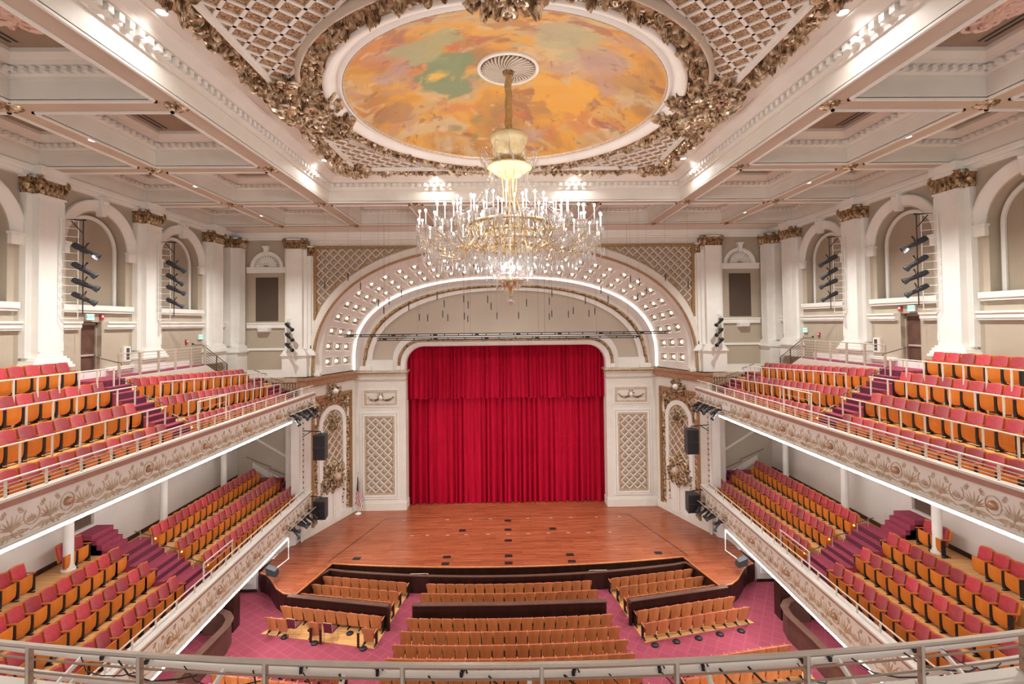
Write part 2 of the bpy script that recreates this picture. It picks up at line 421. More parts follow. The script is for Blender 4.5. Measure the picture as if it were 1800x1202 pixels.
def flower(mb, x, y, r, h, mi=None, petals=6, z=0.0):
    for k in range(petals):
        a = 2 * pi * k / petals
        leaf(mb, x + 0.15 * r * cos(a), y + 0.15 * r * sin(a), a, r * 0.85, r * 0.8, h, 0, mi, z)
    mb.lathe([(r * 0.3, z), (r * 0.28, z + h * 0.9), (r * 0.1, z + h * 1.2)], (x, y, 0), 6, mi)
def scroll(mb, x, y, ang, R, r, turns=1.4, hand=1, mi=None, z=0.0):
    pts = []; rs = []
    n = int(12 * turns)
    for i in range(n + 1):
        t = i / n
        rad = R * (1 - 0.85 * t)
        a = ang + hand * 2 * pi * turns * t
        pts.append((x + rad * cos(a) - 0 * R, y + rad * sin(a), z + r * 0.6)); rs.append(r * (1 - 0.5 * t))
    mb.tube(pts, rs, 5, mi)
def cluster(seed, R, dens=1.0, h=0.12, asp=1.0):
    """a roundish heap of leaves, scrolls and flowers of radius R in the xy plane, z up"""
    rnd = random.Random(seed); mb = MB()
    for k in range(int(14 * dens)):
        a = 2 * pi * k / (14 * dens) + rnd.uniform(-.2, .2)
        rr = R * rnd.uniform(0.35, 0.6)
        leaf(mb, rr * cos(a) * asp, rr * sin(a), a + rnd.uniform(-.7, .7), R * rnd.uniform(.35, .6), R * .22, h * rnd.uniform(.7, 1.3), rnd.uniform(-1.2, 1.2))
    for k in range(int(9 * dens)):
        a = rnd.uniform(0, 2 * pi); rr = R * rnd.uniform(0.1, 0.75)
        scroll(mb, rr * cos(a) * asp, rr * sin(a), a + rnd.uniform(0, 6), R * rnd.uniform(.16, .28), R * .06, 1.3, rnd.choice((-1, 1)), z=h * rnd.uniform(.2, .7))
    for k in range(int(5 * dens)):
        a = rnd.uniform(0, 2 * pi); rr = R * rnd.uniform(0, 0.5)
        flower(mb, rr * cos(a) * asp, rr * sin(a), R * .14, h * .8, z=h * .3)
    return mb
def garland(mb, path, width, seed, h=0.14, step=0.2, closed=False):
    """heaped fruit, flowers and leaves along a 2D path (local xy plane, z up)"""
    rnd = random.Random(seed)
    P = [Vector((p[0], p[1], 0)) for p in path]
    if closed: P.append(P[0])
    for i in range(len(P) - 1):
        a, b = P[i], P[i + 1]
        L = (b - a).length
        if L < 1e-6: continue
        d = (b - a) / L; nrm = Vector((-d.y, d.x, 0)); ang = atan2(d.y, d.x)
        n = max(1, int(L / step))
        for k in range(n):
            c = a + d * (L * (k + 0.5) / n)
            for q in range(3):
                off = rnd.uniform(-.5, .5) * width * 0.8
                p = c + nrm * off + d * rnd.uniform(-.5, .5) * step
                t = rnd.random()
                if t < 0.5:
                    leaf(mb, p.x, p.y, ang + rnd.uniform(-1.3, 1.3) + (pi if rnd.random() < .3 else 0), width * rnd.uniform(.4, .65), width * .3, h * rnd.uniform(.6, 1.1), rnd.uniform(-1, 1))
                elif t < 0.68:
                    flower(mb, p.x, p.y, width * rnd.uniform(.2, .28), h * rnd.uniform(.8, 1.1), petals=5)
                elif t < 0.82:
                    mb.ball((p.x, p.y, h * rnd.uniform(.2, .6)), width * rnd.uniform(.1, .17), 7, 4)
                else:
                    scroll(mb, p.x, p.y, rnd.uniform(0, 6), width * rnd.uniform(.18, .28), width * .06, 1.2, rnd.choice((-1, 1)), z=h * .3)
    return mb
def lattice(inside, u0, u1, v0, v1, pitch, bar, depth, kx=1.0, cell_h=0.05, ang=None):
    """diamond lattice in the xy plane: returns (bars, cells) builders; inside(u,v) clips"""
    bars, cells = MB(), MB()
    hx, hy = pitch * kx / 2, pitch / 2
    nu = int((u1 - u0) / hx) + 3; nv = int((v1 - v0) / hy) + 3
    cu, cv = (u0 + u1) / 2, (v0 + v1) / 2
    bl = sqrt(hx * hx + hy * hy)
    for i in range(-nu // 2 - 1, nu // 2 + 2):
        for j in range(-nv // 2 - 1, nv // 2 + 2):
            x, y = cu + i * hx, cv + j * hy
            if (i + j) % 2 == 0:
                for sx in (1, -1):
                    mx_, my_ = x + sx * hx / 2, y + hy / 2
                    if inside(mx_, my_):
                        dx, dy = sx * hx / bl, hy / bl
                        nx, ny = -dy * bar / 2, dx * bar / 2
                        x1, y1 = x + sx * hx, y + hy
                        b = [(x - nx, y - ny, 0), (x + nx, y + ny, 0), (x1 + nx, y1 + ny, 0), (x1 - nx, y1 - ny, 0)]
                        bars.hexa(b, [(p[0], p[1], depth) for p in b])
            else:
                if inside(x, y) :
                    q = 0.78
                    vs = [(x - hx * q, y, 0.004), (x, y - hy * q, 0.004), (x + hx * q, y, 0.004), (x, y + hy * q, 0.004), (x, y, cell_h)]
                    cells.add(vs, [(0, 1, 4), (1, 2, 4), (2, 3, 4), (3, 0, 4)])
    return bars, cells
def suparc(a, b, n, z0, N, base=None):
    """superellipse arch from left spring to right spring; base adds straight legs down to that z"""
    pts = []
    if base is not None:
        for t in (0.0, 0.5): pts.append((-a, base + (z0 - base) * t))
    for i in range(N + 1):
        th = pi * (1 - i / N)
        c, s_ = cos(th), sin(th)
        pts.append((a * math.copysign(abs(c) ** (2 / n), c), z0 + b * abs(s_) ** (2 / n)))
    if base is not None:
        for t in (0.5, 0.0): pts.append((a, base + (z0 - base) * t))
    return pts
def resample(pts, N):
    d = [0]
    for i in range(1, len(pts)): d.append(d[-1] + math.dist(pts[i], pts[i - 1]))
    out = []
    j = 0
    for k in range(N + 1):
        t = d[-1] * k / N
        while j < len(pts) - 2 and d[j + 1] < t: j += 1
        q = 0 if d[j + 1] == d[j] else (t - d[j]) / (d[j + 1] - d[j])
        q = min(max(q, 0), 1)
        out.append(tuple(pts[j][i] + (pts[j + 1][i] - pts[j][i]) * q for i in range(len(pts[0]))))
    return out
# ================================================================== CEILING
XL = [-18.0, -13.67, -9.13, -4.56, 0, 4.56, 9.13, 13.67, 18.0]
YL = [-2.95, 2.5, 7.95, 13.4, 18.85, 24.3, 29.75]
BW = 0.375
ZS, ZC = 20.75, 21.95
ce = MB(); dent = MB(); lips = MB()
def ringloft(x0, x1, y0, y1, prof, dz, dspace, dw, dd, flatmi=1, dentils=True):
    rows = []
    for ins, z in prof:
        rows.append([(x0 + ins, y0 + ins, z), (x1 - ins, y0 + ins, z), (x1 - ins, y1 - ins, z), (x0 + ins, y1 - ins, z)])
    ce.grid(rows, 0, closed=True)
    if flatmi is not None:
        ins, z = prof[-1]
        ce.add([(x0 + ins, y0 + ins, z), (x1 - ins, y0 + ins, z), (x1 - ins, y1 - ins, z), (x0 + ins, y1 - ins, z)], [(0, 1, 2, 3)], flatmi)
    if dentils:
        di, z0, z1 = dz
        nx = int((x1 - x0 - 2 * di) / dspace); ny = int((y1 - y0 - 2 * di) / dspace)
        for i in range(nx):
            x = x0 + di + (x1 - x0 - 2 * di) * (i + .5) / nx
            dent.box(x - dw / 2, x + dw / 2, y1 - di - dd, y1 - di, z0, z1)
            if y0 > 8: dent.box(x - dw / 2, x + dw / 2, y0 + di, y0 + di + dd, z0, z1)
        for j in range(ny):
            y = y0 + di + (y1 - y0 - 2 * di) * (j + .5) / ny
            dent.box(x0 + di, x0 + di + dd, y - dw / 2, y + dw / 2, z0, z1)
            dent.box(x1 - di - dd, x1 - di, y - dw / 2, y + dw / 2, z0, z1)
PROF = [(0, ZS), (0, 21.30), (.05, 21.30), (.05, 21.36), (.10, 21.42), (.10, 21.58), (.22, 21.61), (.27, 21.70), (.40, 21.84), (.40, ZC)]
cells = []
for i in range(8):
    for j in range(6):
        if 2 <= i <= 5 and 2 <= j <= 4: continue
        x0 = XL[i] + (BW if i else 0.35); x1 = XL[i + 1] - (BW if i < 7 else 0.35)
        y0 = YL[j] + (BW if j else 0); y1 = YL[j + 1] - BW
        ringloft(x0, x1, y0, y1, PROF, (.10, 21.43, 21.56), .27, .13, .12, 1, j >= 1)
        cells.append((i, j, x0, x1, y0, y1))
        if j >= 1:
            for a in ((x0, x0 - .07), (x1, x1 + .07)): lips.box(a[0], a[1], y0 - .07, y1 + .07, ZS - .06, ZS)
            for a in ((y0, y0 - .07), (y1, y1 + .07)): lips.box(x0 - .07, x1 + .07, a[0], a[1], ZS - .06, ZS)
# great central opening
NP = [(0, ZS), (0, 21.28), (.06, 21.28), (.06, 21.36), (.12, 21.42), (.12, 21.60), (.26, 21.63), (.34, 21.72), (.50, 21.86), (.58, 21.90), (.58, ZC)]
NX0, NX1, NY0, NY1 = -9.13 + BW, 9.13 - BW, 7.95 + BW, 24.3 - BW
ringloft(NX0, NX1, NY0, NY1, NP, (.12, 21.43, 21.59), .30, .15, .12, None)
for a in ((NX0, NX0 - .07), (NX1, NX1 + .07)): lips.box(a[0], a[1], NY0 - .07, NY1 + .07, ZS - .06, ZS)
for a in ((NY0, NY0 - .07), (NY1, NY1 + .07)): lips.box(NX0 - .07, NX1 + .07, a[0], a[1], ZS - .06, ZS)
# flat ring around the painted dome, with the round hole
DR = 5.80
DY = 16.3
hole = [(0 + DR * cos(2 * pi * k / 96), DY + DR * sin(2 * pi * k / 96)) for k in range(96)]
rect = []
X0, X1, Y0, Y1 = NX0 + .58, NX1 - .58, NY0 + .58, NY1 - .58
for k in range(96):
    a = 2 * pi * k / 96; c, s_ = cos(a), sin(a)
    t = min((X1 / abs(c)) if abs(c) > 1e-6 else 1e9, ((Y1 - DY) if s_ > 0 else (DY - Y0)) / abs(s_) if abs(s_) > 1e-6 else 1e9)
    rect.append((t * c, DY + t * s_))
ce.grid([[(x, y, ZC) for x, y in hole], [(x, y, ZC) for x, y in rect]], 0, closed=True)
# soffits of the beams
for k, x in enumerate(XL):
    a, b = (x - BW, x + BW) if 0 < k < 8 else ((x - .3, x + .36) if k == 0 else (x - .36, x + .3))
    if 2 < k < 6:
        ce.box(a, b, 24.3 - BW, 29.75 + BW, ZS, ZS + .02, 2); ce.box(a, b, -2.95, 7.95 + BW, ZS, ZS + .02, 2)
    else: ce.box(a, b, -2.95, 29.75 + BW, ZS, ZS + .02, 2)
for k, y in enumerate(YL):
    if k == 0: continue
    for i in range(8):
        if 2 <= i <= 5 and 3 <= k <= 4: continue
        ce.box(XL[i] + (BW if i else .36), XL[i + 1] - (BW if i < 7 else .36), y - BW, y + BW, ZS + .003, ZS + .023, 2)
ce.box(-18.3, 18.3, 29.75 + BW, 32.3, ZS, ZS + .05, 0)
ce.box(-18.3, 18.3, -3, 7, 22.0, 22.1, 0); ce.box(-18.3, 18.3, 25, 32.6, 22.0, 22.1, 0)  # unseen slabs above the coffers, added to block light
ce.box(-18.3, -8, 7, 25, 22.0, 22.1, 0); ce.box(8, 18.3, 7, 25, 22.0, 22.1, 0)
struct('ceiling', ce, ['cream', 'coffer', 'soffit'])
struct('trim_1', dent, ['white']); struct('trim_2', lips, ['white'])

# dome with the painting
def dome_z(r): return 22.0 + 1.45 * (1 - (r / 5.3) ** 2)
mu = MB()
mu.grid([[(r * cos(2 * pi * k / 96), r * sin(2 * pi * k / 96), dome_z(r) - 22.0) for k in range(96)] for r in [0.02 + 5.28 * i / 24 for i in range(25)]], closed=True)
t = thing('ceiling_mural', 'round painted dome of ochre, apricot and sea-green clouds in the middle of the ceiling', 'mural', (0, DY, 22.0))
mu.build('painted_surface', 'mural', t, True, world=False)
# frame around the dome
t = thing('mural_frame', 'gilded square and ring frame of carved fruit, flowers and scrolls around the ceiling painting', 'frame', (0, DY, ZC))
r_ = MB()
prof = [(5.22, .12), (5.26, .02), (5.32, -.02), (5.40, .06), (5.52, .03), (5.62, -.10), (5.74, -.16), (5.82, -.14), (5.84, 0.0)]
r_.grid([[(r * cos(2 * pi * k / 96), r * sin(2 * pi * k / 96), z) for k in range(96)] for r, z in prof], closed=True)
r_.build('cove_ring', 'white', t, True, world=False)
r_ = MB()
r_.grid([[(r * cos(2 * pi * k / 96), r * sin(2 * pi * k / 96), z) for k in range(96)] for r, z in [(5.20, .13), (5.215, .03), (5.25, .0), (5.28, .05)]], closed=True)
r_.build('gilt_bead', 'goldpale', t, True, world=False)
def flip(mb):          # ornaments hang down from the ceiling
    mb.v = [(x, y, -z) for x, y, z in mb.v]; return mb
g = garland(MB(), [(6.12 * cos(2 * pi * k / 72), 6.12 * sin(2 * pi * k / 72)) for k in range(72)], .58, 11, h=.30, step=.2, closed=True)
flip(MB().lathe([(5.84, 0), (5.86, .08), (6.38, .08), (6.42, 0)], (0, 0, 0), 72, cap=False)).build('ring_shade_ground', 'goldcap', t, True, world=False)  # dark ground stands in for shade in the carving's crevices
flip(g).build('carved_ring', 'gold', t, False, world=False)
r_ = MB()
r_.grid([[(r * cos(2 * pi * k / 96), r * sin(2 * pi * k / 96), z) for k in range(96)] for r, z in [(6.40, 0), (6.42, -.18), (6.50, -.20), (6.56, -.1), (6.57, 0)]], closed=True)
r_.build('outer_ring_moulding', 'soffit', t, True, world=False)
FX, FY = 7.36, 6.52
g = garland(MB(), [(-FX, -FY), (FX, -FY), (FX, FY), (-FX, FY)], .66, 12, h=.30, step=.2, closed=True)
gg = MB()
for a in ((-FX - .3, -FX + .3, -FY - .3, FY + .3), (FX - .3, FX + .3, -FY - .3, FY + .3), (-FX, FX, -FY - .28, -FY + .28), (-FX, FX, FY - .28, FY + .28)):
    gg.box(a[0], a[1], a[2], a[3], 0, .05)
flip(gg).build('border_shade_ground', 'goldcap', t, False, world=False)  # darker backing imitates crevice shade behind the carved border
flip(g).build('carved_border', 'gold', t, False, world=False)
b_ = MB()
for sx in (-1, 1):
    for sy in (-1, 1):
        MB().box(sx * 6.86, sx * 7.0, sy * 1.9, sy * 5.6, -.16, 0).build('white_bar', 'white', t, False, world=False)
        MB().box(sx * 2.6, sx * 6.2, sy * 6.05, sy * 6.19, -.16, 0).build('white_bar', 'white', t, False, world=False)
for sx in (-1, 1):
    for sy in (-1, 1):
        c = cluster(20 + sx + 3 * sy, .85, 1.3, .3)
        flip(c); c.v = [(x + sx * 7.15, y + sy * 6.3, z) for x, y, z in c.v]
        c.build('corner_ornament', 'gold', t, False, world=False)
    c = cluster(40 + sx, 1.35, 2.6, .36, .62); flip(c); c2 = MB()
    c2.v = [(x + sx * 6.9, y, z) for x, y, z in c.v]; c2.f = c.f; c2.m = c.m
    for sy in (-1, 1):
        q = cluster(50 + sx + 4 * sy, .9, 1.6, .32); flip(q)
        c2.xf(q, Matrix.Translation((sx * 6.5, sy * 1.5, 0)))
        q = cluster(70 + sx + 4 * sy, .6, 1.2, .3); flip(q)
        c2.xf(q, Matrix.Translation((sx * 5.8, sy * .7, 0)))
    c2.build('side_ornament', 'gold', t, False, world=False)
for sy in (-1, 1):
    c = cluster(60 + sy, 1.0, 1.6, .36, 1.2); flip(c); c.v = [(x, y + sy * (6.35 if sy > 0 else 5.9), z) for x, y, z in c.v]
    c.build('middle_ornament', 'gold', t, False, world=False)
ba, ce_ = lattice(lambda u, v: abs(u) < 6.95 and abs(v) < 6.2 and u * u + v * v > 6.5 ** 2, -7.1, 7.1, -6.3, 6.3, .66, .085, .045, cell_h=.035)
for sx in (-1, 1):
    for sy in (-1, 1):
        for src, nm, mt in ((ba, 'lattice_bars', 'white'), (ce_, 'gilded_cells', 'goldcell')):
            q = MB()
            for f, m_ in zip(src.f, src.m):
                p = src.v[f[0]]
                if p[0] * sx > 0 and p[1] * sy > 0: q.add([src.v[i] for i in f], [tuple(range(len(f)))], 0)
            flip(q).build(nm, mt, t, False, world=False)
pn = MB()
for sx in (-1, 1):
    for sy in (-1, 1):
        poly = [(sx * 6.95, sy * .5)] + [(sx * 6.95, sy * 6.2), (sx * .5, sy * 6.2)]
        arc = [(sx * 6.45 * cos(a), sy * 6.45 * sin(a)) for a in [pi / 2 * (1 - k / 12) for k in range(13)]]
        rows = [[(x, y, -.006) for x, y in arc], []]
        out = resample([(0, sy * 6.45), (sx * 6.95, sy * 6.45), (sx * 6.95, 0)], 12)
        rows[1] = [(x, y, -.006) for x, y in out]
        pn.grid(rows)
pn.build('panel_ground', 'goldcell', t, False, world=False)

# medallion at the crown of the dome
t = thing('ceiling_medallion', 'fluted round plaster medallion at the crown of the painted dome', 'medallion', (CHX, 16.4, 23.38))
md = MB(); md.lathe([(1.06, .1), (1.08, -.04), (1.0, -.09), (.95, -.04), (.93, .02)], (0, 0, 0), 40, cap=False)
md.build('rim', 'cream', t, True, world=False)
md = MB(); md.lathe([(.93, .0), (.2, -.04), (.18, -.2), (.05, -.22)], (0, 0, 0), 32); md.build('shadowed_ground', 'goldcap', t, False, world=False); md = MB()
for k in range(36):
    a = 2 * pi * k / 36
    pts = [((.2 + .7 * q) * cos(a + .55 * q), (.2 + .7 * q) * sin(a + .55 * q), -.12 + .07 * q) for q in [i / 5 for i in range(6)]]
    md.tube(pts, [.012, .022, .03, .036, .042, .03], 5)
md.build('fluted_rose', 'soffit', t, False, world=False)

# plaster leaf medallions and vents in the outer coffers, rosettes on the crossings, downlights
proto = None
vent_p = None
for (i, j, x0, x1, y0, y1) in cells:
    if j < 1: continue
    cx, cy = (x0 + x1) / 2, (y0 + y1) / 2
    col = ['outer', 'inner'][i in (1, 6)] if i in (0, 1, 6, 7) else 'centre'
    sd = 'left' if i < 4 else 'right'
    if i in (1, 6) and j in (1, 2) or i in (0, 7) and j in (2,):
        lab = f"pink plaster leaf medallion in the {ORD[j]} coffer from the front, {col} {sd} ceiling row"
        if proto is None:
            c = cluster(7, 1.25, 2.6, .2, .8); flip(c)
            c.lathe([(.9, 0), (.7, -.12), (.2, -.2), (.05, -.22)], (0, 0, 0), 14, cap=False)
            proto = c.build('ceiling_rose', 'pinkplaster', None); proto.location = (cx, cy, ZC)
            tag(proto, lab, 'rosette', 'plaster leaf medallions in the coffers')
        else:
            o = proto.copy(); COL.objects.link(o); o.location = (cx, cy, ZC); o['label'] = lab
    if i in (1, 6) and j in (2, 3, 4, 5) or i in (0, 7) and j == 3:
        sx = -1 if i < 4 else 1
        vx = (x1 - .75) if i == 0 else (x0 + .75) if i == 1 else (x1 - .75) if i == 6 else (x0 + .75)
        lab = f"black slotted air vent in the {ORD[j]} coffer from the front, {col} {sd} ceiling row"
        if vent_p is None:
            v_ = MB()
            for q in (-.09, 0.09): v_.box(-.045 + q, .045 + q, -.95, .95, -.012, 0)
            v_.box(-.2, .2, -1.0, 1.0, -.004, 0, 1)
            vent_p = v_.build('ceiling_vent', ['black', 'coffer'], None); vent_p.location = (vx, y1 - 1.6, ZC)
            tag(vent_p, lab, 'vent', 'air vents in the coffers')
        else:
            o = vent_p.copy(); COL.objects.link(o); o.location = (vx, y1 - 1.6, ZC); o['label'] = lab
proto = None
for iy, y in enumerate(YL[3:] + [7.95]):
    yy = [13.4, 18.85, 24.3, 29.75, 7.95][iy]
    for k in range(1, 8):
        if 3 <= k <= 5 and yy < 24: continue
        if yy < 8: continue
        x = XL[k]
        side = 'on the centre line' if k == 4 else f"{ORD[abs(k - 4) - 1]} from the centre, {'left' if x < 0 else 'right'} side"
        lab = f"gilded oval rosette on the {ORD[iy]} cross beam, {side}"
        if proto is None:
            c = MB(); c.lathe([(.30, 0), (.28, .05), (.2, .07), (.05, .07)], (0, 0, 0), 14, cap=False)
            for q in range(8):
                leaf(c, 0.05 * cos(q * pi / 4), .05 * sin(q * pi / 4), q * pi / 4, .26, .16, .12)
            flower(c, 0, 0, .14, .14)
            flip(c)
            proto = c.build('ceiling_boss', 'gold', None); proto.location = (x, yy, ZS)
            tag(proto, lab, 'rosette', 'gilded rosettes on the beam crossings')
        else:
            o = proto.copy(); COL.objects.link(o); o.location = (x, yy, ZS); o['label'] = lab
def make_downlight(x, y, z, lab):
    t = thing('downlight', lab, 'downlight', (x, y, z), 0, 'recessed ceiling downlights')
    a = MB(); a.lathe([(.11, 0), (.14, -.015), (.15, 0)], (0, 0, 0), 16, cap=False); a.build('trim_ring', 'white', t, False, False)
    a = MB(); a.lathe([(.115, -.004), (.02, -.004)], (0, 0, 0), 16); a.build('lens', 'softbulb', t, False, False)
    return t
dl = None
for s in (-1, 1):
    spots = [(s * 13.45, y, ZS, f"bright round downlight, {ORD[q]} along the {SIDE[s]} ceiling beam") for q, y in enumerate((10.7, 15.85, 21.15, 26.9))]
    spots += [(s * 8.0, y, ZC, f"bright round downlight in the {w} {SIDE[s]} corner of the central ceiling panel") for y, w in ((11.2, 'near'), (21.4, 'far'))]
    spots += [(s * 3.4, 23.22, ZC, f"small bright downlight above the chandelier's far side, {SIDE[s]} of centre")]
    spots += [(s * 2.3, y, ZS, f"small downlight on the {w} cross beam near the stage, {SIDE[s]} of centre") for y, w in ((24.3, 'first'), (29.6, 'last'))]
    for x, y, z, lab in spots:
        if dl is None: dl = make_downlight(x, y, z, lab)
        else: dup(dl, (x, y, z), 0, lab)

# ================================================================== SIDE WALLS
PILY = [13.4, 18.85, 24.3, 29.7]
def arch_pts(yc, r, zs, zb, N=28):
    p = [(yc - r, zb + (zs - zb) * q / 4) for q in range(4)]
    p += [(yc - r * cos(pi * k / N), zs + r * sin(pi * k / N)) for k in range(N + 1)]
    p += [(yc + r, zs - (zs - zb) * q / 4) for q in range(1, 5)]
    return p
NICHE_R, NICHE_ZS, NICHE_ZB = 1.55, 18.15, 15.62
for s in (-1, 1):
    w = MB()
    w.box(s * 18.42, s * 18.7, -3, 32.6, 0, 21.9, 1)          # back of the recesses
    bays = [(-3, 2.5), (2.5, 7.95), (7.95, 13.4), (13.4, 18.85), (18.85, 24.3), (24.3, 29.7), (29.7, 32.3)]
    for bi, (a, b) in enumerate(bays):
        if bi in (0, 6):
            w.box(s * 18.0, s * 18.42, a, b, 15.0, 20.75, 0); w.box(s * 18.0, s * 18.42, a, b, 0, 15.0, 0)
            continue
        yc = (a + b) / 2
        inn = arch_pts(yc, NICHE_R, NICHE_ZS, NICHE_ZB)
        N = len(inn) - 1
        out = resample([(a, NICHE_ZB), (a, 20.75), (b, 20.75), (b, NICHE_ZB)], N)
        # keep the top corners on the outline
        w.grid([[(s * 18.0, y, z) for y, z in out], [(s * 18.0, y, z) for y, z in inn], [(s * 18.42, y, z) for y, z in inn]], 0)
        w.box(s * 18.0, s * 18.42, a, b, 14.9, NICHE_ZB, 0)
        if bi == 4:
            w.box(s * 18.0, s * 18.42, a, 20.75, 0, 14.9, 0); w.box(s * 18.0, s * 18.42, 21.8, b, 0, 14.9, 0); w.box(s * 18.0, s * 18.42, 20.75, 21.8, 0, 12.45, 0)
        else: w.box(s * 18.0, s * 18.42, a, b, 0, 14.9, 0)
    struct('wall_' + SIDE[s], w, ['taupe', 'taupe_dark'])
    tr = MB()
    for a, b in zip([-3] + PILY, PILY + [32.3]):
        a2, b2 = a + .55, b - .55
        if a == 18.85:
            segs = [(a2, 20.62), (21.93, b2)]
        else: segs = [(a2, b2)]
        for p, q in segs:
            tr.box(s * 18.0, s * 17.88, p, q, 14.58, 14.66); tr.box(s * 18.0, s * 17.84, p, q, 14.66, 14.84); tr.box(s * 18.0, s * 17.79, p, q, 14.84, 14.92)
        tr.box(s * 18.0, s * 17.97, a2, b2, 12.45, 12.75)
    # entablature under the ceiling
    tr.box(s * 18.0, s * 17.80, -3, 32.3, 20.32, 20.50); tr.box(s * 18.0, s * 17.70, -3, 32.3, 20.50, 20.62); tr.box(s * 18.0, s * 17.64, -3, 32.3, 20.62, 20.76)
    for y in PILY:
        tr.box(s * 18.0, s * 17.36, y - .6, y + .6, 20.42, 20.76); tr.box(s * 18.0, s * 17.42, y - .55, y + .55, 20.36, 20.42)
    struct('trim_%d' % (3 if s < 0 else 4), tr, ['white'])
    # arch surrounds
    for bi, yc in enumerate((16.125, 21.575, 27.0)):
        wh = ('nearest', 'middle', 'farthest')[bi]
        t = thing('arched_niche', f"white moulded arch surround with keystone, {wh} on the {SIDE[s]} gallery wall", 'niche', (s * 18.0, yc, 15.3), 0, 'arched wall niches')
        a = MB(); R0, R1 = 1.62, 2.10
        prof = [(R0, 0), (R0, .07), (R0 + .14, .09), (R0 + .17, .13), (R1 - .1, .13), (R1 - .05, .17), (R1, .15), (R1, 0)]
        rows = [[(s * (18.0 - d), yc - r * cos(pi * k / 32), NICHE_ZS + r * sin(pi * k / 32)) for k in range(33)] for r, d in prof]
        a.grid(rows); a.build('arch_moulding', 'white', t, True)
        a = MB(); ri = NICHE_R
        ip = arch_pts(yc, ri - .12, NICHE_ZS, NICHE_ZB); ip2 = arch_pts(yc, ri - .27, NICHE_ZS, NICHE_ZB)
        a.grid([[(s * 18.41, y, z) for y, z in ip], [(s * 18.33, y, z) for y, z in ip], [(s * 18.33, y, z) for y, z in ip2], [(s * 18.41, y, z) for y, z in ip2]])
        a.build('inner_moulding', 'white', t, False)
        for hy in (-1, 1):
            a = MB(); a.box(s * 18.0, s * 17.85, yc + hy * 1.55, yc + hy * 2.16, NICHE_ZS - .42, NICHE_ZS); a.box(s * 18.0, s * 17.80, yc + hy * 1.5, yc + hy * 2.2, NICHE_ZS - .06, NICHE_ZS + .03)
            a.build('impost_block', 'white', t)
        a = MB(); a.hexa([(s * 18.0, yc - .12, 19.55), (s * 17.75, yc - .12, 19.55), (s * 17.75, yc + .12, 19.55), (s * 18.0, yc + .12, 19.55)],
                       [(s * 18.0, yc - .2, 20.3), (s * 17.68, yc - .2, 20.3), (s * 17.68, yc + .2, 20.3), (s * 18.0, yc + .2, 20.3)])
        a.box(s * 18.0, s * 17.62, yc - .26, yc + .26, 20.26, 20.36)
        a.tube([(s * 17.70, yc - .13, 20.2), (s * 17.70, yc + .13, 20.2)], .09, 8)
        a.build('keystone', 'white', t)
        a = MB(); a.box(s * 18.0, s * 17.80, yc - 1.85, yc + 1.85, 15.40, 15.62); a.box(s * 18.0, s * 17.85, yc - 1.8, yc + 1.8, 15.3, 15.40)
        a.box(s * 18.0, s * 18.4, yc - 1.5, yc + 1.5, 15.55, 15.62)
        a.build('sill', 'white', t)

def capital(mb, w, d, h):
    """gilded leafy capital: front face centred on y=0, width w, standing d proud, local x outwards, z up 0..h"""
    mb.hexa([(0, -w / 2, 0), (0, w / 2, 0), (d, w / 2, 0), (d, -w / 2, 0)], [(0, -w / 2 - .08, h * .9), (0, w / 2 + .08, h * .9), (d + .08, w / 2 + .08, h * .9), (d + .08, -w / 2 - .08, h * .9)])
    rnd = random.Random(3)
    for face in range(3):
        if face == 0: B = basis((d, 0, 0), (0, 1, 0), (0, 0, 1)); L = w
        elif face == 1: B = basis((d / 2, -w / 2, 0), (1, 0, 0), (0, 0, 1)); L = d
        else: B = basis((d / 2, w / 2, 0), (-1, 0, 0), (0, 0, 1)); L = d
        q = MB(); n = max(1, int(round(L / .22)))
        for k in range(n):
            x = -L / 2 + L * (k + .5) / n
            leaf(q, x, 0, pi / 2, h * .5, L / n * .95, .10)
            leaf(q, x + L / n * .5, h * .2, pi / 2, h * .62, L / n * .8, .14)
            scroll(q, x, h * .78, 0, .07, .02, 1.2, 1 if k % 2 else -1, z=.04)
        if L > .4:
            for e in (-1, 1): scroll(q, e * L * .5, h * .80, pi / 2, .14, .04, 1.4, -e, z=.1)
        mb.xf(q, B)
